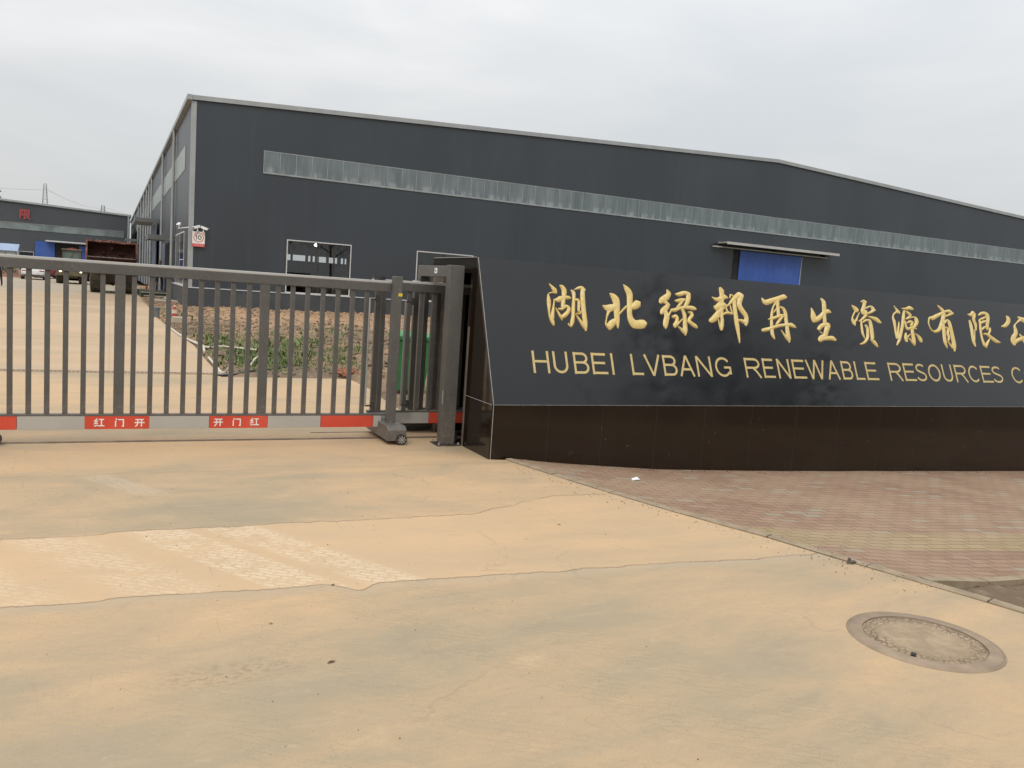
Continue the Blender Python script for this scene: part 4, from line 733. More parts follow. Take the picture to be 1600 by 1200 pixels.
LAT = [('H', 3.75, 3.935, 0.325, 0.555), ('U', 3.982, 4.148, 0.325, 0.556), ('B', 4.216, 4.391, 0.325, 0.556), ('E', 4.428, 4.615, 0.325, 0.556), ('I', 4.656, 4.692, 0.325, 0.557), ('L', 4.907, 5.055, 0.325, 0.557), ('V', 5.071, 5.259, 0.325, 0.557), ('B', 5.312, 5.489, 0.325, 0.558), ('A', 5.538, 5.717, 0.325, 0.558), ('N', 5.752, 5.952, 0.326, 0.559), ('G', 6.007, 6.224, 0.326, 0.559), ('R', 6.428, 6.653, 0.326, 0.56), ('E', 6.689, 6.862, 0.326, 0.56), ('N', 6.905, 7.089, 0.326, 0.56), ('E', 7.136, 7.337, 0.326, 0.561), ('W', 7.349, 7.62, 0.326, 0.561), ('A', 7.693, 7.869, 0.326, 0.562), ('B', 7.914, 8.086, 0.327, 0.562), ('L', 8.134, 8.285, 0.327, 0.562), ('E', 8.318, 8.521, 0.327, 0.562), ('R', 8.715, 8.943, 0.327, 0.563), ('E', 8.982, 9.19, 0.327, 0.564), ('S', 9.197, 9.387, 0.327, 0.564), ('O', 9.427, 9.652, 0.327, 0.564), ('U', 9.698, 9.882, 0.328, 0.565), ('R', 9.938, 10.164, 0.328, 0.565), ('C', 10.201, 10.419, 0.328, 0.565), ('E', 10.457, 10.674, 0.328, 0.566), ('S', 10.676, 10.886, 0.328, 0.566), ('C', 11.087, 11.322, 0.328, 0.567), ('O', 11.361, 11.619, 0.328, 0.567)]
for c, ua, ub, v0, v1 in LAT:
    if c == 'A': ua -= .018; ub -= .004
    if c in 'VW': ub += .018; ua += .004
    k = MB(); H = v1-v0; sw = .0245; W_ = (ub-ua)-sw; hi = .0020
    for st in glyph(c):
        cl = st[-1] == 'c'
        if cl: st = st[:-1]
        pts = [(ua+sw/2+p[0]*W_, v0+p[1]*H) for p in st]
        ribbon(k, pts, sw, fp, hi, 0, cl); ribbon(k, pts, sw+.011, fp, .0006+hi*.02, 1, cl); hi += .00035
    sg(k, 'gold_letter', [gold_flat, gold_edge])

# ------------------------------------------------------------ sliding gate leaves
ST = 'telescoping grey steel gate leaves at the entrance'
def gate_leaf(name, y, x0, x1, posts, label, stripes, zt=1.62, phase=0, pw=.086):
    g = empty(name, (x0, y, 0)); tag(g, label, 'gate', ST)
    def P(nm, b, mat, bev=.004): return bx(nm, (b[0]-x0, b[1]-x0, b[2], b[3], b[4], b[5]), mat, g, bev)
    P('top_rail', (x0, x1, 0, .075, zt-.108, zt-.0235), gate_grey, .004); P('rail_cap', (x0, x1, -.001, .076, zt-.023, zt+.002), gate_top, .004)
    P('bottom_rail', (x0, x1, .0, .06, .243, .262), gate_grey, .002)
    xx = x0; 
    for (a, b, cc) in stripes:
        P('warning_stripe', (max(a, x0)+.0015, min(b, x1)-.0015, .001, .055, .125, .2425), red_paint if cc else grey_stripe, .002)
    first = None
    def bar(nm, x, w, d0):
        o = MB(); o.box(-w/2, w/2, d0, d0+min(w, .05), .262, zt-.108); return o.build(nm, gate_grey, g, .003)
    bb = None
    for x in posts[0]:
        if bb is None: bb = bar('bar', 0, .042, .014); o = bb
        else: o = bb.copy(); col.objects.link(o)
        o.location = (x-x0, 0, 0); o.parent = g
    pp = None
    for x in posts[1]:
        if pp is None: pp = bar('post', 0, pw, .004); o = pp
        else: o = pp.copy(); col.objects.link(o)
        o.location = (x-x0, 0, 0); o.parent = g
    return g
bars1 = []; posts1 = [.080-1.25*i for i in range(5)]+[1.333]
bays = [.339, .482, .622, .762, .903, 1.044]
for b0 in [.080-1.25*i for i in range(5)]: bars1 += [b0+.115]+[b0-.080+t for t in bays]+[b0+1.111]
bars1 += [1.456, 1.596, 1.739, 1.889, 2.036, 2.184, 2.329]
edges = [-.712, -.19, .338, .859, 1.394, 1.91, 2.449]
st1 = [(-.712, -.19, 0)]
st1 = []; e_ = -.712; 
cuts = [-.712-.524*i for i in range(8, 0, -1)]+edges
for i, (a, b) in enumerate(zip(cuts, cuts[1:])): st1.append((a, b, (i+len(cuts)) % 2 == 0))
# make the stripe from 1.91 to 2.449 red
if not st1[-1][2]: st1 = [(a, b, not c_) for a, b, c_ in st1]
st1.append((2.449, 2.535, 0))
g1 = gate_leaf('gate_leaf', 8.25, -4.9, 2.60, (bars1, posts1), 'front leaf of the grey sliding gate with red and white warning stripes', st1)
def hanzi(which):
    G = {'hong': [[(.30, .97), (.08, .66), (.30, .66), (.05, .36), (.38, .44)], [(.03, .08), (.38, .20)], [(.46, .86), (.96, .86)], [(.71, .86), (.71, .12)], [(.40, .12), (1., .12)]],
         'men': [[(.12, .98), (.24, .82)], [(.10, .74), (.10, 0)], [(.36, .86), (.92, .86), (.92, .06), (.76, .08)]],
         'kai': [[(.08, .88), (.92, .88)], [(0, .5), (1, .5)], [(.33, .88), (.33, .5), (.27, .2), (.08, 0)], [(.69, .88), (.69, 0)]],
         'xian': [[(.08, .95), (.08, 0)], [(.08, .92), (.36, .92), (.22, .65), (.36, .42), (.14, .36)], [(.48, .92), (.88, .92), (.88, .52), (.48, .52)], [(.48, .72), (.88, .72)], [(.48, .92), (.48, .05), (.66, .15)], [(.6, .5), (.76, .2), (1, 0)], [(.94, .42), (.76, .25)]]}
    return G[which]
def write(mb, seq, w, place):
    h = .001
    for (nm, x, y, s, t) in seq:
        for st in hanzi(nm): ribbon(mb, [(x+p[0]*s, y+p[1]*t) for p in st], w, place, h); h += .00012
k = MB(); pl = lambda u, v, h: (u+4.9, .001-h, v)
for t_ in [('hong', -.115, .146, .085, .078), ('men', .052, .146, .078, .076), ('kai', .215, .146, .085, .074), ('kai', .898, .146, .085, .074), ('men', 1.068, .146, .078, .076), ('hong', 1.232, .146, .082, .078)]:
    k = MB(); write(k, [t_], .0105, pl); k.build('stripe_character', white_paint, g1)
# tall end post with its wheeled foot
k = MB(); k.box(7.465, 7.555, -.10, -.012, .175, 1.672); k.build('end_post', gate_grey, g1, .005)
k = MB(); k.box(7.515, 7.555, -.105, -.1005, 1.475, 1.505); o = k.build('warning_label', yellow_label, g1)
k = MB(); k.v = []; 
k.prism([(-.34, .04), (-.34, .15), (-.29, .185), (.42, .185), (.42, .04)], 'x', 7.40, 7.60); foot = k.build('wheel_housing', gate_grey, g1, .006)
def wheel(name, loc, parent, r=.055):
    k = MB(); k.cyl((0, -.02, 0), (0, .02, 0), r, 28, 0); o = k.build(name, rubber, parent, .003); o.location = loc
    k = MB(); k.cyl((0, -.023, 0), (0, -.0205, 0), r*.76, 24, 1); 
    for i in range(8):
        a = i*math.pi/4; c, s_ = math.cos(a), math.sin(a); p = [(r*.22, -r*.07), (r*.72, -r*.13), (r*.72, r*.13), (r*.22, r*.07)]
        k.add([(x*c-z*s_, -.0245, x*s_+z*c) for x, z in p], [(0, 1, 2, 3)], 0)
    k.cyl((0, -.026, 0), (0, -.023, 0), r*.2, 10, 0); q = k.build('hub', [galv, shade_dark], o); return o
wheel('wheel', (7.545, -.345, .056), g1); wheel('wheel', (7.62, .38, .06), g1)
wl = MB(); wl.box(3.93, 4.055, -.05, .08, .03, .122); wl.build('wheel_housing', [dark_steel], g1, .006); wheel('wheel', (4.03, -.05, .056), g1, .055)
# light guide rods held off the leaf by brackets
def rods(parent, ox, x, y, z0, z1):
    k = MB(); k.cyl((x, y, z0), (x, y, z1), .0095, 8); k.build('guide_rod', galv, parent, smooth=True)
    for z in (z0+.01, z1-.01): k = MB(); k.box(x, x+.075, y-.008, y+.008, z-.008, z+.008); k.box(x+.06, x+.095, y-.015, y+.02, z-.03, z+.05); k.build('rod_bracket', dark_steel, parent, .003)
rods(g1, 0, 4.9+2.345, -.03, .34, 1.44)
g2 = gate_leaf('gate_leaf', 8.45, 2.44, 4.4, ([2.565, 2.705, 2.842, 2.978, 3.118]+[3.26+.147*i for i in range(7)], [2.502, 3.74]), 'second leaf of the grey sliding gate overlapping behind the tall end post', [(2.44, 2.6, 0), (2.6, 3.125, 0), (3.125, 3.65, 1), (3.65, 4.17, 0)], 1.635, pw=.056)
rods(g2, 0, .325, -.09, .33, 1.43)
g3 = gate_leaf('gate_leaf', 8.64, 2.945, 4.8, ([3.095+.147*i for i in range(11)], [2.98, 4.17]), 'rearmost leaf of the grey sliding gate nested beside the granite sign', [(2.945, 3.3, 0), (3.3, 3.8, 1), (3.8, 4.3, 0)], 1.645, pw=.058)
k = MB(); k.box(.06, .11, -.02, .05, 1.645, 1.675); k.build('roller_bracket', dark_steel, g3); k = MB(); k.box(.0, .12, -.02, .05, 1.635, 1.665); k.build('roller_bracket', dark_steel, g2)
# guide portal
pt = empty('gate_portal', (3.04, 7.85, 0)); tag(pt, 'grey steel guide portal bolted down beside the granite sign', 'gate post')
bx('post', (.005, .155, 0, .12, .012, 1.822), gate_grey, pt, .005)
bx('post', (.02, .13, .93, 1.04, .012, 1.818), gate_grey, pt, .005)
bx('beam', (.012, .11, .121, .929, 1.70, 1.815), gate_grey, pt, .005)
k = MB(); k.box(-.045, .21, -.05, .17, .0, .011); k.build('base_plate', dark_steel, pt, .002)
k = MB(); k.box(-.03, .18, .88, 1.09, .0, .011); k.build('base_plate', dark_steel, pt, .002)
for (x, y) in ((-.022, -.03), (.188, -.03), (-.022, .15), (.188, .15), (-.012, .9), (.16, .9)):
    k = MB(); k.cyl((x, y, .01), (x, y, .035), .008, 6); k.cyl((x, y, .0115), (x, y, .020), .014, 6); k.build('anchor_bolt', galv, pt)
k = MB(); k.box(.003, .0115, .40, .46, 1.735, 1.79, 0); k.box(.0015, .0029, .42, .44, 1.752, 1.773, 1); k.build('sensor', [white_clean, black_mat], pt)
k = MB(); k.box(-.001, .0045, -.001, .02, .42, .56); k.build('striker_plate', galv, pt)
k = MB(); k.cyl((.19, .10, .02), (.19, .10, .13), .028, 12); k.build('guide_roller', dark_steel, pt)
# motor / mechanism low behind leaves
mo = empty('gate_stop', (3.0, 8.62, 0)); tag(mo, 'low grey steel stop block bolted behind the gate leaves', 'gate stop')
bx('block', (-.16, .26, .10, .35, .03, .115), gate_grey, mo, .004); bx('foot_plate', (-.25, .30, .06, .39, 0, .028), dark_steel, mo)

# wheelie bin
bn = empty('wheelie_bin', (3.99, 11.75, 0), R_(-8)); bn.scale = (.92, .92, .87); tag(bn, 'green plastic wheelie bin standing behind the gate leaves', 'bin')
def frus(mb, z0, z1, a, b, cdy=0): 
    (x0, y0), (x1, y1) = a, b
    mb.add([(-x0, -y0, z0), (x0, -y0, z0), (x0, y0, z0), (-x0, y0, z0), (-x1, -y1+cdy, z1), (x1, -y1+cdy, z1), (x1, y1+cdy, z1), (-x1, y1+cdy, z1)], [(0,3,2,1),(4,5,6,7),(0,1,5,4),(1,2,6,5),(2,3,7,6),(3,0,4,7)])
k = MB(); frus(k, .07, .93, (.22, .24), (.285, .34)); k.build('body', green_plastic, bn, .02)
k = MB(); frus(k, .93, .985, (.305, .365), (.305, .365)); k.build('rim', green_plastic, bn, .01)
k = MB(); frus(k, .987, 1.05, (.31, .375), (.26, .30), .02); k.build('lid', green_plastic, bn, .015)
k = MB(); k.cyl((-.26, .42, .99), (.26, .42, .99), .018, 10); k.build('handle', green_plastic, bn)
for sx in (-.27, .27):
    k = MB(); k.cyl((sx-.025, .24, .1), (sx+.025, .24, .1), .1, 18); k.build('wheel', rubber, bn)
# ------------------------------------------------------------ main warehouse
BX0, BX1, BY0, BY1, EZ, PX, PZ = 2.9, 64.8, 37.5, 152.0, 8.54, 33.85, 9.93
wh = empty('warehouse', (BX0, BY0, 0)); tag(wh, 'long charcoal-clad warehouse with a low gable and a frosted window band', 'warehouse')
def wb(mb, name, mats, **kw):
    mb.v = [(x-BX0, y-BY0, z) for x, y, z in mb.v]; return mb.build(name, mats, wh, **kw)
def roofz(x): return EZ+(PZ-EZ)*(1-abs(x-PX)/(PX-BX0))
k = MB()
def seg(xa, xb, z0=0.): 
    top = [(xb, roofz(xb))]+([(PX, PZ)] if xa < PX < xb else [])+[(xa, roofz(xa))]
    k.prism([(xa, z0), (xb, z0)]+top, 'y', BY0, BY0+.14)
seg(BX0, 6.92); seg(6.92, 9.68, 3.14); k.box(6.92, 9.68, BY0, BY0+.14, 0, .93); seg(9.68, 12.85); seg(12.85, 15.6, 3.14); k.box(12.85, 15.6, BY0, BY0+.14, 0, .93); seg(15.6, BX1)
wb(k, 'front_wall', clad_front)
k = MB(); k.box(BX0, BX0+.14, BY0+.141, BY1, 0, EZ-.02); wb(k, 'side_wall', clad_side)
k = MB(); k.box(BX1-.14, BX1, BY0+.141, BY1, 0, EZ-.02); wb(k, 'far_side_wall', clad_side)
k = MB()
for b in ((BX0+.15, BX1-.15, 0, 4.45), (BX0+.15, BX1-.15, 5.45, 8.5), (BX0+.15, 27.6, 4.451, 5.449), (28.6, 29.0, 4.451, 5.449), (31.2, 31.7, 4.451, 5.449), (32.1, 32.5, 4.451, 5.449), (32.9, 33.4, 4.451, 5.449), (34.9, 35.4, 4.451, 5.449), (36.2, 36.5, 4.451, 5.449), (36.9, 37.6, 4.451, 5.449), (38.0, 38.3, 4.451, 5.449), (38.6, 39.3, 4.451, 5.449), (40.1, BX1-.15, 4.451, 5.449)): k.box(b[0], b[1], BY1, BY1+.12, b[2], b[3])
wb(k, 'rear_wall', paint('inner_wall', (.12, .125, .125), .7))
k = MB()
for xa, xb in ((BX0-.18, PX), (PX, BX1+.18)):
    za, zb = roofz(xa), roofz(xb); k.prism([(xa, za+.005), (xb, zb+.005), (xb, zb+.09), (xa, za+.09)], 'y', BY0-.06, BY1+.1)
wb(k, 'roof', trim_light)
k = MB()
for xa, xb in ((BX0-.05, PX), (PX, BX1+.05)):
    za, zb = roofz(xa), roofz(xb); k.prism([(xa, za-.09), (xb, zb-.09), (xb, zb+.095), (xa, za+.095)], 'y', BY0-.085, BY0-.062)
wb(k, 'gable_trim', trim_light)
k = MB(); k.box(BX0-.20, BX0-.001, BY0-.11, BY1, EZ-.10, EZ+.10, 0); wb(k, 'gutter', trim_light)
k = MB(); k.box(BX0-.012, BX0+.17, BY0-.022, BY0-.001, .885, EZ-.131); k.box(BX0-.022, BX0-.0125, BY0-.022, BY0+.17, .885, EZ-.101); wb(k, 'corner_trim', trim_light)
k = MB(); k.box(BX0-.05, BX1, BY0-.05, BY0-.001, -.05, .845); k.box(BX0-.05, BX0-.001, BY0, BY1, -.05, .845); wb(k, 'plinth', plinth_mat)
k = MB(); k.box(BX0-.07, BX1, BY0-.07, BY0-.001, .846, .884); k.box(BX0-.07, BX0-.001, BY0, BY1, .846, .884); wb(k, 'base_flashing', trim_white)
# frosted window bands: sheet, sill and upright joints
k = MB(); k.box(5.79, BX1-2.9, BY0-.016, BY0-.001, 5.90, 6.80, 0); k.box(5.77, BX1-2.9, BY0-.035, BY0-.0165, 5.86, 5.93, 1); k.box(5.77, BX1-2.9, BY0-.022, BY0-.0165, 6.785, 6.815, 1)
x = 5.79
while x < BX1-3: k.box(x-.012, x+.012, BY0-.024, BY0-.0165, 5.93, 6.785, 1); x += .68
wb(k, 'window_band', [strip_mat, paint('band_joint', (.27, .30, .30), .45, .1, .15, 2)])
k = MB(); k.box(BX0-.02, BX0-.001, 40.3, 149, 5.95, 7.0, 0)
y = 40.3
while y < 149: k.box(BX0-.028, BX0-.0205, y-.012, y+.012, 5.95, 7.0, 1); y += .68
wb(k, 'side_window_band', [strip_mat_side, paint('side_band_joint', (.36, .39, .38), .45, .1, .1, 2)])
def window(xa, xb, za, zb, mull):
    k = MB(); t = .045
    k.box(xa-t, xb+t, BY0-.03, BY0-.002, zb, zb+t); k.box(xa-t, xb+t, BY0-.03, BY0-.002, za-t, za); k.box(xa-t, xa, BY0-.03, BY0-.002, za, zb); k.box(xb, xb+t, BY0-.03, BY0-.002, za, zb)
    k.v = [(x-BX0, y-BY0, z) for x, y, z in k.v]; fr = k.build('window_frame', trim_white, wh)
    k = MB(); k.box(xa, xb, BY0+.05, BY0+.056, za, zb); k.v = [(x-BX0, y-BY0, z) for x, y, z in k.v]; k.build('pane', pane_glass, fr)
    k = MB()
    for x in mull: k.box(x-.02, x+.02, BY0+.03, BY0+.048, za, zb)
    k.v = [(x-BX0, y-BY0, z) for x, y, z in k.v]; k.build('mullion', dark_steel, fr)
window(6.92, 9.68, .93, 3.14, (8.28, 8.98)); window(12.85, 15.6, .93, 3.14, (14.2,))
k = MB(); xa = BX0-.03
for b in ((39.9, 45.1, 3.2, 3.26), (39.9, 45.1, .885, .94), (39.9, 39.98, .94, 3.2), (45.02, 45.1, .94, 3.2), (42.4, 42.45, .94, 3.2), (39.98, 42.39, 2.0, 2.04)): k.box(BX0-.022, BX0-.002, b[0], b[1], b[2], b[3])
wb(k, 'window_frame', trim_white)
k = MB(); k.box(BX0-.014, BX0-.002, 39.99, 45.01, .94, 3.2); wb(k, 'pane', car_glass)
# blue sliding door with its rain hood
k = MB(); k.box(31.75, 36.30, BY0-.09, BY0-.055, 0.02, 4.74, 0)
for i in range(1, 9): x = 31.75+4.55*i/9; k.box(x-.006, x+.006, BY0-.096, BY0-.0905, .02, 4.74, 0)
k.box(36.30, 36.36, BY0-.10, BY0-.05, .02, 4.74, 1); wb(k, 'blue_sliding_door', [blue_door, trim_light])
k = MB(); k.box(31.35, 31.74, BY0-.02, BY0-.001, 0, 4.8); wb(k, 'door_gap_shade', shade_dark)  # dark strip on the wall painted as shade beside the door
k = MB(); k.box(30.2, 38.55, BY0-.75, BY0-.003, 5.02, 5.10, 0); k.box(30.2, 38.55, BY0-.78, BY0-.751, 4.97, 5.11, 0); k.box(30.2, 38.55, BY0-.70, BY0-.05, 4.99, 5.019, 1); k.box(29.75, 38.2, BY0-.22, BY0-.10, 4.80, 4.86, 0)
for x in (30.0, 34.2, 38.0): k.box(x-.03, x+.03, BY0-.20, BY0-.003, 4.86, 4.985, 1)
wb(k, 'door_hood', [paint('hood_sheet', (.44, .43, .41), .45, .1, .1, 2, DUST, .3), dark_steel])
# side details
for y in (46.2, 56.2, 71.7, 76.4, 81.8, 88.3, 97., 106, 124):
    k = MB(); k.cyl((BX0-.15, y, .05), (BX0-.13, y, EZ-.101), .075, 10)
    for z in (.6, 3., 5.4, 7.8): k.box(BX0-.25, BX0-.02, y-.03, y+.03, z, z+.05)
    if y < 50: k.cyl((BX0-.15, y, .12), (BX0-.42, y, .02), .08, 10)
    wb(k, 'downspout', trim_light, smooth=True)
def canopy(y0, y1, xo, z):
    k = MB(); k.box(xo, BX0-.26, y0, y1, z-.16, z, 0); k.box(xo-.02, BX0-.002, y0-.03, y0-.001, z-.22, z+.03, 0); k.box(xo-.03, xo-.001, y0, y1, z-.22, z+.03, 0); wb(k, 'canopy', [canopy_grey])
canopy(47.0, 51.5, 1.72, 3.22); canopy(62, 69, 1.45, 4.78); canopy(98, 103, 1.4, 4.36); canopy(120, 125, 1.4, 4.45)
k = MB(); k.box(BX0-.10, BX0-.055, 47.6, 51.2, .25, 2.95, 0); wb(k, 'doorway_shade_sheet', shade_dark)  # dark sheet proud of the wall, painted as the open doorway's shade
k = MB(); k.box(BX0-.16, BX0-.101, 51.3, 54.6, .1, 3.0); wb(k, 'side_door', slate_door)
k = MB(); k.box(BX0-.24, BX0-.17, 61.6, 66, .02, 4.5); wb(k, 'side_door', slate_door)
k = MB(); k.box(BX0-.10, BX0-.055, 66.1, 69.5, .02, 4.5, 0); wb(k, 'doorway_shade_sheet', shade_dark)  # flat dark sheet in place of a shaded opening
k = MB(); k.box(1.42, 2.84, 47.55, 54.0, .0, .27, 0); k.box(1.42, 2.84, 47.50, 47.549, .255, .285, 1); k.box(1.55, 2.78, 46.95, 47.499, 0, .13, 0); k.box(1.55, 2.78, 46.90, 46.949, .095, .14, 1); k.box(1.7, 2.78, 46.3, 46.899, 0, .05, 1)
wb(k, 'entrance_steps', [moss_dark, concrete_plain])
k = MB(); k.box(1.75, 2.84, 41.8, 43.0, .0, .10); wb(k, 'doorstep', concrete_plain)
k = MB(); k.cyl((12.99, 60, 3.9), (12.99, 60, 9.2), .012, 6, 0); wb(k, 'lamp_cord', dark_steel)
k = MB(); lump(k, (12.99, 60, 3.9), .10, 0, .9); wb(k, 'pendant_lamp', bulb_lit)
bx('interior_floor', (.16, 61.7, .16, 114.4, -.2, -.01), paint('warehouse_floor', (.10, .09, .075), .8), wh)

# speed-limit board on the corner
sb = empty('speed_sign', (3.02, 37.40, 2.56)); tag(sb, 'white board reading 10 in a red ring over a red strip, on the warehouse corner', 'sign')
bx('board', (0, .49, -.02, 0, 0, .62), white_paint, sb); bx('red_band', (0, .49, -.0235, -.0205, 0, .125), red_print, sb)
bp = lambda u, v, h: (u, -.0208-h, v)
k = MB(); ribbon(k, arc(.245, .38, .185, .185, 0, 352, 40), .028, bp, .002, 0, True); k.build('ring', red_print, sb)
k = MB(); ribbon(k, [(.12, .42), (.165, .47), (.165, .29)], .03, bp, .002); ribbon(k, arc(.29, .38, .055, .08, 0, 345, 20), .03, bp, .002, 0, True); k.build('numeral', black_mat, sb)
k = MB(); x = .05
for i in range(6):
    for (a, b) in (((x, .09), (x+.045, .09)), ((x, .06), (x+.045, .06)), ((x+.022, .10), (x+.022, .03)), ((x+.002, .03), (x+.044, .03))): ribbon(k, [a, b], .006, lambda u, v, h: (u, -.0236-h, v), .001+.0001*i)
    x += .066
k.build('caption', white_paint, sb)
def cctv(loc, rz, label, cnt=1, arm=None):
    c = empty('security_camera', loc, rz); tag(c, label, 'security camera')
    k = MB(); k.cyl((0, 0, -.10), (0, 0, .02), .018, 8); k.cyl((0, 0, -.11), (0, 0, -.095), .05, 12); k.build('bracket', white_clean, c)
    k = MB(); M_ = Matrix.Rotation(R_(18), 4, 'X'); k.box(-.045, .045, -.17, .12, .02, .10, 0, M_); k.box(-.052, .052, -.20, .13, .1005, .112, 0, M_); k.build('housing', white_clean, c, .004)
    k = MB(); k.cyl(M_ @ Vector((0, -.1705, .06)), M_ @ Vector((0, -.182, .06)), .03, 12); k.build('lens', black_mat, c)
    if arm: k = MB(); k.cyl((0, 0, -.09), arm, .015, 8); k.build('arm', white_clean, c)
cctv((3.21, 37.33, 3.30), R_(-60), 'white security camera pointing left above the speed sign'); cctv((3.44, 37.33, 3.28), R_(62), 'white security camera pointing right above the speed sign'); cctv((2.50, 37.45, 3.34), R_(-20), 'white security camera on a short arm left of the building corner', arm=(.39, .03, -.02))

# ------------------------------------------------------------ far warehouse
fw = empty('warehouse', (2.1, 118, 0)); tag(fw, 'distant charcoal warehouse with blue doors and one red character', 'warehouse')
def fb(mb, name, mats, **kw):
    mb.v = [(x-2.1, y-118, z) for x, y, z in mb.v]; return mb.build(name, mats, fw, **kw)
k = MB(); k.prism([(-60, 0), (2.1, 0), (2.1, 7.75), (-29, 8.9), (-60, 7.75)], 'y', 118, 160); fb(k, 'wall', paint('far_cladding', (.050, .056, .063), .5, 0, .1, .2))
k = MB(); k.prism([(2.25, 7.70), (2.25, 7.92), (-29, 9.10), (-29, 8.88)], 'y', 117.8, 160.2); k.prism([(-60.2, 7.70), (-60.2, 7.92), (-29, 9.10), (-29, 8.88)], 'y', 117.8, 160.2); fb(k, 'roof', trim_light)
k = MB(); k.box(-60, 1.4, 117.95, 117.999, 4.98, 5.78, 0)
x = 1.4
while x > -40: k.box(x-.02, x+.02, 117.92, 117.949, 4.98, 5.78, 1); x -= 4.4
k.box(-40, 1.4, 117.92, 117.949, 5.76, 5.80, 1); fb(k, 'window_band', [paint('far_band', (.15, .18, .18), .4, 0, .35, .5), galv])
k = MB(); k.cyl((1.95, 117.85, 0), (1.95, 117.85, 7.7), .10, 10); fb(k, 'downspout', trim_light)
k = MB(); k.box(-8.3, -6.2, 117.8, 117.86, 0, 3.75); fb(k, 'sliding_door', blue_door)
k = MB(); k.box(-3.55, -1.3, 117.8, 117.86, 0, 3.5); fb(k, 'sliding_door', blue_door)
k = MB(); k.box(-6.19, -3.56, 117.9, 117.94, 0, 3.6); fb(k, 'doorway_shade_sheet', shade_dark)  # dark sheet on the far wall stands for the shaded opening
k = MB(); k.box(-7.15, -1.3, 116.9, 117.99, 3.78, 3.95); fb(k, 'canopy', trim_white)
k = MB(); k.box(-10.3, -8.42, 117.9, 117.93, 2.35, 2.45); k.box(-8.5, -8.42, 117.9, 117.93, 1.0, 2.349); k.box(-10.3, -10.22, 117.9, 117.93, 1.0, 2.349); fb(k, 'window_frame', trim_light)
k = MB(); k.box(-10.21, -8.51, 117.94, 117.96, 1.0, 2.349); fb(k, 'pane', car_glass)
k = MB(); write(k, [('xian', -9.98, 6.28, 1.15, 1.15)], .16, lambda u, v, h: (u, 117.9-.03-h, v)); fb(k, 'red_character', far_red)

# site hut
ht = empty('site_hut', (-8.7, 100, 0)); tag(ht, 'small white site hut with a pale blue roof at the far left', 'hut')
k = MB(); k.box(-8, 0, 0, 3, 0, 2.25); k.prism([(0, 2.25), (3, 2.25), (1.5, 2.85)], 'x', -8, 0); k.build('wall', paint('hut_wall', (.46, .48, .48), .6, 0, .05, 1), ht)
k = MB(); k.prism([(-.25, 2.20), (1.5, 2.90), (3.25, 2.20), (3.25, 2.27), (1.5, 2.98), (-.25, 2.27)], 'x', -8.2, .15); k.build('roof', blue_roof, ht)
k = MB(); k.box(-1.0, -.95, -.03, -.001, 0, 2.25); k.box(-.06, -.01, -.03, -.001, 0, 2.25); k.box(-2.6, -1.3, -.02, -.001, 1, 1.8); k.build('trim', slate_door, ht)

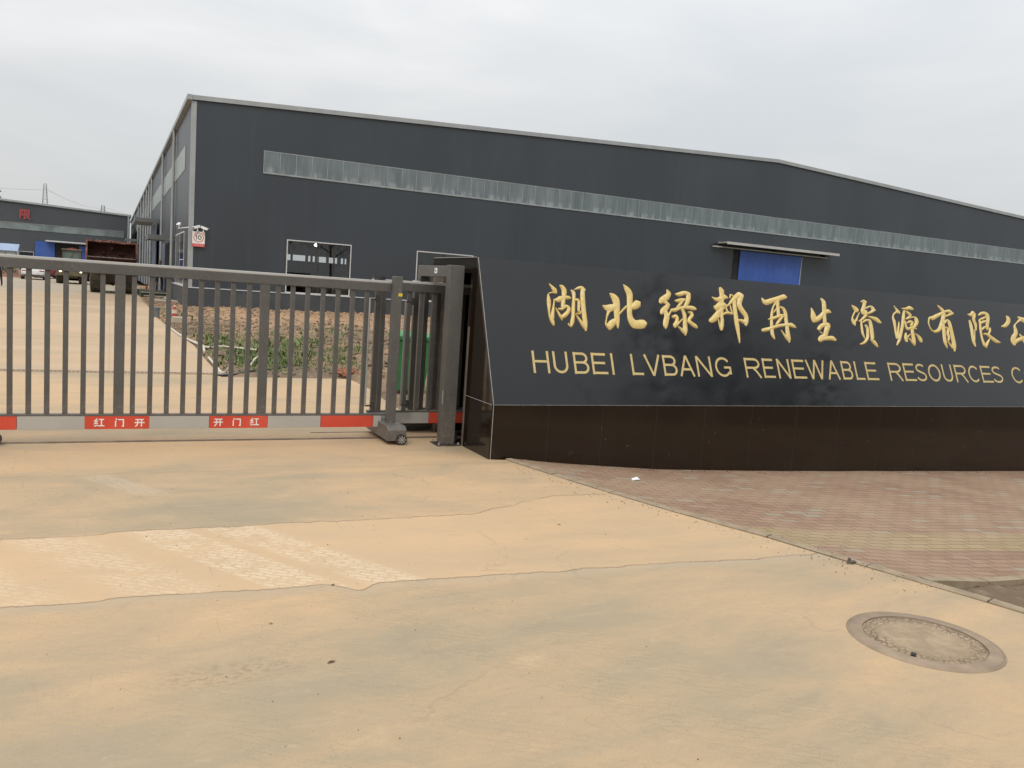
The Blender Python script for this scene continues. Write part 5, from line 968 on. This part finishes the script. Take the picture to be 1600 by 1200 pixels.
# ------------------------------------------------------------ wheel loaders
def loader(name, loc, rz, label, lift, lights, sc=1., low=False, bm_=None):
    bm_ = bm_ or mud_body
    L = empty(name, loc, rz); L.scale = (sc,)*3; tag(L, label, 'wheel loader')
    for sx in (-1, 1):
        for sy in (-1.45, 1.35):
            k = MB(); r = .64
            prof = [(-.27, r*.80), (-.25, r*.95), (-.16, r), (.16, r), (.25, r*.95), (.27, r*.80)]; n = 28
            v = [(px_, pr*math.cos(2*math.pi*i/n), pr*math.sin(2*math.pi*i/n)) for px_, pr in prof for i in range(n)]
            f = [(a*n+i, a*n+(i+1) % n, (a+1)*n+(i+1) % n, (a+1)*n+i) for a in range(5) for i in range(n)]+[tuple(range(n)), tuple(range(5*n, 6*n))]
            k.add(v, f)
            for i in range(n):   # chevron lugs
                a = 2*math.pi*i/n; M_ = Matrix.Rotation(a, 4, 'X')
                for s_ in (-1, 1): k.box(.02 if s_ > 0 else -.25, .25 if s_ > 0 else -.02, -.035, .035, r-.01, r+.03, 0, M_ @ Matrix.Rotation(s_*.35, 4, 'Z'))
            t = k.build('tyre', muddy_tyre, L, smooth=True); t.location = (sx*.79, sy, r+.03)
            k = MB(); k.cyl((sx*.10, 0, 0), (sx*.285, 0, 0), r*.5, 20); k.cyl((sx*.285, 0, 0), (sx*.32, 0, 0), r*.2, 12); k.build('rim', mud_body, t)
    k = MB(); k.prism([(-1.75, .62), (-1.6, .45), (1.9, .45), (2.25, .75), (2.35, 1.15), (2.2, 1.55), (.7, 1.6), (.6, 1.15), (-1.7, 1.1)], 'x', -.50, .50); k.box(-1.02, 1.02, 1.98, 2.36, .62, 1.12)
    k.box(-1.05, 1.05, .75, 1.95, 1.38, 1.45); k.box(-1.05, 1.05, -2.1, -.85, 1.38, 1.45); k.build('chassis', bm_, L, .04)
    k = MB(); k.cyl((-.55, -1.45, .62), (.55, -1.45, .62), .17, 12); k.cyl((-.55, 1.35, .62), (.55, 1.35, .62), .17, 12); lump(k, (0, -1.45, .60), .28); lump(k, (0, 1.35, .60), .28); k.build('axle', rust_paint, L, smooth=True)
    k = MB()     # cab frame of posts and roof
    for x, y in ((-.62, -.45), (.62, -.45), (-.62, .65), (.62, .65)): k.box(x-.045, x+.045, y-.045, y+.045, 1.45, 2.62)
    k.box(-.66, .66, -.5, .7, 1.1, 1.55); k.box(-.04, .04, .62, .67, 1.55, 2.6)
    c = k.build('cab', mud_body, L, .01); k = MB(); k.box(-.74, .74, -.62, .80, 2.625, 2.74); k.build('cab_roof', mud_body, c, .03)
    k = MB(); k.box(-.575, .575, .64, .65, 1.56, 2.6); k.box(-.575, .575, -.45, -.44, 1.56, 2.6); k.box(-.63, -.62, -.4, .6, 1.56, 2.6); k.box(.62, .63, -.4, .6, 1.56, 2.6); k.build('cab_glass', paint('cab_glass', (.11, .14, .12), .15, 0, .3, 2), c)
    k = MB(); k.cyl((0, .1, 2.741), (0, .1, 2.86), .10, 12); k.box(-.35, .35, .35, .65, 2.741, 2.80); k.build('beacon', cone_red, c)
    for sx in (-.72, .72):
        k = MB(); k.cyl((sx*1., 2.30, 1.02), (sx*1., 2.39, 1.02), .11, 14); k.build('headlight', lamp_lit if lights else galv, L)
        k = MB(); k.box(sx-.10, sx+.10, -1.95, -1.80, 1.46, 1.66); k.cyl((sx, -1.97, 1.56), (sx, -1.951, 1.56), .07, 12); k.build('work_lamp', galv, L)
    bz = .20 if low else lift
    by = -2.55
    for sx in (-.42, .42):     # lifting arms
        k = MB(); k.tube([(sx, -.75, 1.45), (sx, -1.6, 1.45+.35*(bz-.3)), (sx, -2.2, bz+.45)], [.11, .13, .10], 6); k.build('lift_arm', rust_paint, L)
    k = MB(); k.tube([(0, -.9, 1.2), (0, -2.1, bz+.75)], .06, 8); k.build('tilt_ram', galv, L)
    prof = [(-.52, .14), (-.2, .0), (.15, .02), (.42, .22), (.52, .52), (.42, .80), (.20, .93), (.05, .96)]; t_ = .03
    k = MB(); W2 = 1.17
    for (a, b) in zip(prof, prof[1:]):
        d = Vector((b[0]-a[0], b[1]-a[1])).normalized(); nn = Vector((-d.y, d.x))*t_
        k.prism([(a[0]+by, a[1]+bz), (b[0]+by, b[1]+bz), (b[0]+by-nn.x, b[1]+bz-nn.y), (a[0]+by-nn.x, a[1]+bz-nn.y)], 'x', -W2, W2)
    for x in (-W2-.03, W2): k.prism([(p[0]+by, p[1]+bz) for p in prof], 'x', x, x+.03)
    k.box(-W2, W2, by-.60, by-.50, bz+.12, bz+.16)
    for i in range(9): x = -W2+.06+i*(2*W2-.2)/8; k.prism([(by-.80, bz+.13), (by-.58, bz+.10), (by-.58, bz+.19)], 'x', x, x+.09)
    for i in range(14): x = random.uniform(-W2, W2); k.box(x, x+random.uniform(.05, .3), by+.02, by+.16, bz+.955, bz+.97+random.random()*.05)
    bk = k.build('bucket', rust_paint, L)
    k = MB(); k.box(-W2, W2, by-.52, by-.50, bz+.165, bz+.20); k.build('cutting_edge', galv, bk)
    k = MB(); k.tube([(-W2-.05, by-.40, bz+.05), (-W2-.05, by-.02, bz+1.02), (-W2*.5, by-.03, bz+1.0), (0, by-.03, bz+1.02), (W2*.5, by-.03, bz+.99), (W2+.05, by-.02, bz+1.01), (W2+.05, by-.40, bz+.05)], [.05, .06, .05, .055, .05, .06, .05], 7); 
    for i in range(40): lump(k, (random.uniform(-W2-.05, W2+.05), by-.02+random.gauss(0, .04), bz+1.04+random.random()*.05), random.uniform(.03, .07))
    k.build('rim', rust_rim, bk)
    return L
loader('wheel_loader', (.05, 53.4, .004), 0, 'muddy wheel loader holding a rusty brown bucket raised towards the gate', 1.75, False, bm_=dark_machine)
loader('wheel_loader', (-2.53, 69.4, .004), math.pi, 'mud-coloured wheel loader with its lamps lit, left of the raised bucket', .3, True, .90, True)

# ------------------------------------------------------------ cars
def car(loc, rz, mat, label):
    c = empty('car', loc, rz); tag(c, label, 'car', 'cars parked in the far yard')
    W2, L2 = .88, 2.25; c.scale = (.92, .92, .86)
    st = [(-L2, .42, .62, .80), (-2.15, .34, .86, .86), (-1.7, .26, .97, .88), (-.9, .22, .98, .90), (.6, .22, .98, .90), (1.55, .24, .90, .89), (2.1, .30, .78, .84), (L2, .40, .62, .76)]
    v = []; f = []; n = 10
    for (y, zb, zt, w) in st:
        v += [(-w, y, zb+.12), (-w*.9, y, zb), (w*.9, y, zb), (w, y, zb+.12), (w, y, (zb+zt)/2), (w*.97, y, zt-.08), (w*.85, y, zt), (-w*.85, y, zt), (-w*.97, y, zt-.08), (-w, y, (zb+zt)/2)]
    for i in range(len(st)-1):
        for j in range(n): f.append((i*n+j, i*n+(j+1) % n, (i+1)*n+(j+1) % n, (i+1)*n+j))
    f += [tuple(range(n)), tuple(range((len(st)-1)*n, len(st)*n))]
    k = MB(); k.add(v, f)
    cab = [(-1.75, .96, .80), (-1.05, 1.38, .64), (-.1, 1.45, .62), (.55, 1.36, .62), (1.35, .95, .78)]
    v = []; f = []
    for (y, z, w) in cab: v += [(-w-.02, y, .93), (w+.02, y, .93), (w, y, z), (-w, y, z)]
    for i in range(4):
        for j in range(4): f.append((i*4+j, i*4+(j+1) % 4, (i+1)*4+(j+1) % 4, (i+1)*4+j))
    f += [(0, 1, 2, 3), (16, 17, 18, 19)]; k.add(v, f); k.build('body', mat, c, smooth=True)
    k = MB()   # glass laid proud of the cabin
    k.add([(-.68, -1.70, 1.0), (.68, -1.70, 1.0), (.57, -1.12, 1.36), (-.57, -1.12, 1.36)], [(0, 1, 2, 3)]); k.v = [(x, y-.015, z+.012) for x, y, z in k.v]
    k.add([(-.66, 1.33, .99), (.66, 1.33, .99), (.55, .60, 1.35), (-.55, .60, 1.35)], [(0, 1, 2, 3)])
    for s_ in (-1, 1): k.add([(s_*.80, -1.35, .99), (s_*.80, 1.0, .99), (s_*.645, .5, 1.33), (s_*.655, -.95, 1.34)], [(0, 1, 2, 3)])
    k.build('windows', car_glass, c)
    for x in (-.80, .80):
        for y in (-1.35, 1.35):
            k = MB(); k.cyl((x-.10, y, .31), (x+.10, y, .31), .31, 20); w = k.build('wheel', rubber, c); k = MB(); s_ = 1 if x > 0 else -1; k.cyl((x+s_*.10, y, .31), (x+s_*.108, y, .31), .2, 14); k.build('rim', galv, w)
    for s_ in (-1, 1):
        k = MB(); k.box(min(s_*.80, s_*.45), max(s_*.80, s_*.45), -2.20, -2.165, .72, .84); k.build('tail_light', tail_red, c, .01)
    k = MB(); k.box(-.24, .24, -2.26, -2.235, .48, .58); k.build('number_plate', white_paint, c); k = MB(); k.box(-.8, .8, -2.262, -2.20, .34, .44); k.build('bumper', dark_steel, c)
    return c
car((-5.46, 76.3, .004), R_(3), car_white, 'white saloon car seen from behind, left of the mud-coloured loader')
car((-5.0, 84.5, .004), R_(-4), car_red, 'dark red car parked beyond the white car')
car((-4.3, 92, .004), R_(4), car_silver, 'silver car just beyond the dark red car')

# ------------------------------------------------------------ people
def person(loc, rz, label, top, legs, stance=.16, bag=False):
    J = [(0, 0, .93, .15), (0, 0, 1.12, .14), (0, 0, 1.32, .17), (0, 0, 1.46, .075), (0, -.01, 1.55, .065), (0, -.02, 1.63, .095), (0, -.02, 1.70, .085),
         (-stance*.6, 0, .86, .105), (-stance, -.01, .50, .068), (-stance*1.15, .02, .10, .045), (-stance*1.2, -.12, .035, .042),
         (stance*.6, 0, .86, .105), (stance*.95, .03, .50, .068), (stance*1.1, .08, .10, .045), (stance*1.2, -.06, .035, .042),
         (-.19, 0, 1.40, .065), (-.25, .02, 1.13, .045), (-.25, -.06, .90, .034), (-.245, -.10, .80, .030),
         (.19, 0, 1.40, .065), (.25, .03, 1.13, .045), (.25, -.04, .90, .034), (.245, -.08, .80, .030)]
    E_ = [(0, 1), (1, 2), (2, 3), (3, 4), (4, 5), (5, 6), (0, 7), (7, 8), (8, 9), (9, 10), (0, 11), (11, 12), (12, 13), (13, 14), (2, 15), (15, 16), (16, 17), (17, 18), (2, 19), (19, 20), (20, 21), (21, 22)]
    me = bpy.data.meshes.new('skel'); me.from_pydata([j[:3] for j in J], E_, []); o = bpy.data.objects.new('skel', me); col.objects.link(o)
    o.modifiers.new('s', 'SKIN'); o.modifiers.new('b', 'SUBSURF').levels = 1
    for i, j in enumerate(J): me.skin_vertices[0].data[i].radius = (j[3], j[3]*(.75 if i < 3 else .95))
    me.skin_vertices[0].data[0].use_root = True
    dg = bpy.context.evaluated_depsgraph_get(); m2 = bpy.data.meshes.new_from_object(o.evaluated_get(dg)); bpy.data.objects.remove(o)
    p = bpy.data.objects.new('person', m2); col.objects.link(p); p.location = loc; p.rotation_euler = (0, 0, rz); m2.materials.clear()
    for mt in (skin_mat, top, legs, hair_black, dark_steel): m2.materials.append(mt)
    for q in m2.polygons:
        c = q.center; q.use_smooth = True
        q.material_index = 4 if c.z < .08 else 2 if c.z < .93 and abs(c.x) < .21 else 0 if (c.z < .86) else 1 if c.z < 1.49 else 3 if (c.z > 1.66 or c.y > .015) else 0
    tag(p, label, 'person'); return p
person((2.45, 50.6, .285), R_(20), 'person in black trousers and dark top standing on the entrance steps', cloth_black, cloth_black)
person((-5.53, 53.6, .004), R_(200), 'person in dark navy clothes at the left edge of the yard', cloth_navy, cloth_black)

# ------------------------------------------------------------ small yard things
cn = empty('traffic_cone', (1.86, 28.9, .03)); cn.scale = (.72, .72, .66); tag(cn, 'red and white traffic cone standing on the soil by the yard road', 'traffic cone')
k = MB(); k.box(-.19, .19, -.19, .19, 0, .04); k.build('base', cone_red, cn, .01)
def ring(z0, z1, r0, r1, mt, nm): k = MB(); k.cyl((0, 0, z0), (0, 0, z1), r0, 20, 0, r1); k.build(nm, mt, cn, smooth=True)
ring(.04, .22, .145, .115, cone_red, 'body'); ring(.22, .40, .1155, .085, hose_white, 'reflective_band'); ring(.40, .55, .085, .058, cone_red, 'body'); ring(.55, .62, .0585, .046, hose_white, 'reflective_band'); ring(.62, .72, .046, .03, cone_red, 'body')
o = bx('concrete_block', (-.20, .20, -.13, .13, 0, .17), concrete_plain, None, .012); o.location = (1.80, 25.6, soil_z(1.8, 25.6)); o.rotation_euler = (.03, .02, .2); tag(o, 'grey concrete block lying on the soil in front of the traffic cone', 'concrete block')
pc = empty('paint_pail', (1.32, 29.4, .0)); pc.scale = (.78, .78, .85); tag(pc, 'dull grey pail at the edge of the yard road left of the cone', 'pail')
k = MB(); n = 20; k.cyl((0, 0, .01), (0, 0, .36), .15, n, 0, .18, caps=False); k.cyl((0, 0, .012), (0, 0, .02), .148, n); k.build('body', bucket_grey, pc, smooth=True); k = MB(); k.cyl((0, 0, .34), (0, 0, .375), .19, n, 0, .19); k.build('rim', bucket_grey, pc)
def hose(pts, r, mat, name, label, cat):
    k = MB(); P = cat_rom(pts, 6); k.tube(P, r, 8); tag(k.build(name, mat, smooth=True), label, cat)
sz = lambda x, y, d=.02: (x, y, max(soil_z(x, y), .004)+d)
hose([sz(1.44, 24.2), sz(1.52, 21.6), sz(1.62, 20.1), sz(1.70, 19.2), sz(1.80, 18.2, .03), sz(2.05, 17.5, .05)], .028, hose_white, 'pipe', 'off-white plastic pipe curving along the edge of the yard road', 'pipe')
hose([sz(1.66, 19.8), sz(1.75, 18.6, .04), sz(1.72, 17.9, .03), sz(1.66, 17.2, .02)], .024, hose_white, 'pipe', 'short bent off-white pipe end lying beside the long pipe', 'pipe')
hose([sz(1.64, 16.2), sz(1.62, 15.2), sz(1.60, 14.3), sz(1.59, 13.75)], .022, hose_white, 'pipe', 'straight off-white pipe leading to the end of the drain', 'pipe')
hose([sz(2.05, 17.5, .05), sz(2.35, 17.0, .08), sz(2.62, 16.5, .10), sz(2.60, 16.1, .12), sz(2.35, 15.4, .10), sz(2.2, 14.9, .03)], .018, hose_white, 'hose', 'thin grey-white hose looping through the grass', 'hose')
hose([sz(1.50, 13.52, .012), sz(1.72, 13.60, .012), sz(2.1, 14.1, .02), sz(2.5, 14.5, .02), sz(2.9, 14.7, .02)], .014, hose_dark, 'hose', 'thin dark hose running from the drain into the grass', 'hose')
k = MB(); k.box(-.09, .09, -.05, .05, 0, .05, 0, Matrix.Rotation(.5, 4, 'Z')); k.tube([(0, 0, .03), (.03, -.1, .10), (.06, -.14, .16)], .018, 7); k.tube([(-.02, 0, .03), (-.09, .1, .05)], .018, 7)
o = k.build('pipe_fitting', hose_white); o.location = (1.63, 13.66, .0); tag(o, 'white branched pipe fitting where the hoses meet at the drain end', 'pipe fitting')
for i, (x, y, lab) in enumerate(((1.42, 57.5, 'short rust-orange post nearer the loader bucket'), (1.95, 55.2, 'short rust-orange post nearer the warehouse wall'))):
    k = MB(); k.cyl((0, 0, 0), (.02, 0, .55), .05, 10); k.box(-.10, .10, -.1, .1, 0, .03); o = k.build('bollard', orange_rust); o.location = (x, y, 0.01); tag(o, lab, 'post', 'rust-orange posts by the side wall')
k = MB(); k.box(-.05, .05, -.02, .02, 0, 1.15, 0, Matrix.Rotation(R_(14), 4, 'Y')); o = k.build('leaning_board', white_paint); o.location = (2.05, 54.2, .02); tag(o, 'narrow white board leaning towards the side wall downspouts', 'board')
grid('dirt_bank', -22, -6.25, 60, 78, 92, 30, lambda x, y: -.02+(.5+.2*noise.noise(Vector((x, y, 0))))*ss(-6.2, -7.6, x)*ss(78, 79.6, y), soil('bank_soil', (.15, .11, .08), (.24, .12, .075)), 'low bank of reddish soil at the far left')
k = MB()
for i in range(5200):
    x = random.uniform(-18, -6.9); y = random.uniform(78.6, 81.5); z = .35+1.0*random.random(); s_ = .07
    a = Vector((random.gauss(0, 1), random.gauss(0, 1), random.gauss(0, 1))).normalized(); b = a.orthogonal().normalized()
    c = Vector((x, y, z)); k.add([c+a*s_, c+b*s_*.6, c-a*s_, c-b*s_*.6], [(0, 1, 2, 3)])
tag(k.build('hedge', hedge_mat), 'dull green scrub growing on the bank left of the cars', 'shrubs', kind='stuff')

# pylons and wires
def pylon(name, loc, h, w, label, arms=True):
    P_ = empty(name, loc, R_(12)); tag(P_, label, 'pylon'); k = MB(); lv = [0, .18, .35, .5, .62, .72, .81, .89, 1.0]
    def c(i, q): t = lv[i]; ww = w*(1-.80*t)/2; return Vector(((ww if q in (0, 1) else -ww), (ww if q in (1, 2) else -ww), h*t))
    for i in range(len(lv)-1):
        for q in range(4):
            k.cyl(c(i, q), c(i+1, q), w*.028, 4); k.cyl(c(i, q), c(i+1, (q+1) % 4), w*.014, 4); k.cyl(c(i+1, q), c(i+1, (q+1) % 4), w*.014, 4)
    k.build('lattice', pylon_mat, P_)
    if arms:
        k = MB()
        for t, l in ((.74, .5), (.90, .35)):
            for s_ in (-1, 1): k.cyl((0, 0, h*t), (s_*w*l, 0, h*(t+.005)), w*.02, 4); k.cyl((0, 0, h*(t+.04)), (s_*w*l, 0, h*(t+.005)), w*.014, 4)
        k.build('cross_arm', pylon_mat, P_)
pylon('pylon', (-24.7, 400, -1), 33.4, 4.4, 'tall lattice pylon rising over the left end of the far roof', False)
pylon('pylon', (-5.7, 700, -1), 45, 9, 'second, more distant pylon just showing above the far roof')
for (a, b, sag, lab) in (((-90, 395, 34), (-24.7, 400, 30), 3.0, 'faint power line running left from the tall pylon'), ((-24.7, 400, 30.5), (-5.7, 700, 42), 2.2, 'faint power line strung between the two pylons'), ((-5.7, 700, 43), (70, 900, 42), 2., 'faint power line running right from the distant pylon')):
    A, B = Vector(a), Vector(b); k = MB(); k.tube([A.lerp(B, t/16)-Vector((0, 0, 4*sag*(t/16)*(1-t/16))) for t in range(17)], .07, 4); tag(k.build('power_line', wire_mat), lab, 'power line')
up = empty('utility_pole', (-6.95, 60, 0)); tag(up, 'utility pole at the left edge with two short dark cross arms', 'utility pole')
k = MB(); k.cyl((0, 0, 0), (0, 0, 6.2), .14, 12, 0, .10); k.build('pole', concrete_plain, up)
for z in (5.12, 5.47):
    k = MB(); k.box(-.9, .93, -.05, .05, z, z+.07); k.cyl((.82, 0, z+.07), (.82, 0, z+.17), .04, 8); k.build('cross_arm', dark_steel, up)
# ------------------------------------------------------------ roadside trees behind the viewer (seen mirrored in granite and glass)
bark = paint('bark', (.10, .075, .055), .9, 0, .3, 6, bump=.01)
leaf_mat = leafy('tree_leaves', (.03, .055, .018), (.09, .14, .045))
def tree(loc, h, rad, n, label):
    T = empty('roadside_tree', loc, random.random()*6); tag(T, label, 'tree', 'roadside trees behind the viewer')
    k = MB(); P = [(0, 0, 0), (.05, .02, h*.25), (-.04, .08, h*.5), (.05, .0, h*.8)]; k.tube(P, [.15, .12, .09, .04], 9); tips = []
    for i in range(9):
        a = i*2.4; z = h*(.38+.055*i); l = rad*random.uniform(.55, .95); q = Vector((math.cos(a)*l, math.sin(a)*l, z+l*.6)); k.tube([(0, 0, z), (q*.5+Vector((0, 0, z*.5))), q], [.06, .04, .015], 6); tips += [q, (q+Vector((0, 0, z)))/2+Vector((0, 0, .3))]
    tips.append(Vector((0, 0, h*.9))); k.build('trunk', bark, T, smooth=True)
    k = MB()
    for i in range(n):
        c = random.choice(tips)+Vector((random.gauss(0, 1), random.gauss(0, 1), random.gauss(0, .7)))*rad*.34; s_ = random.uniform(.05, .10)
        a = Vector((random.gauss(0, 1), random.gauss(0, 1), random.gauss(0, .6))).normalized(); b = a.orthogonal().normalized()
        k.add([c+a*s_, c+b*s_*.5, c-a*s_, c-b*s_*.5], [(0, 1, 2, 3)])
    k.build('crown', leaf_mat, T)
for loc, h, r, n, lab in (((12.6, .6, -.4), 8.4, 2.0, 2600, 'slim roadside tree standing to the right of the viewer, mirrored in the sign'), ((18.5, -3.5, -.4), 10, 2.6, 5000, 'taller roadside tree at the far right, mirrored in the sign'),
        ((25, -9, -.4), 9, 2.5, 4500, 'broad roadside tree across the road on the right'), ((3, -24, -.5), 9, 3, 4500, 'roadside tree across the road straight behind the viewer'), ((-9, -26, -.5), 10, 3, 4500, 'roadside tree across the road behind and to the left')):
    tree(loc, h, r, n, lab)
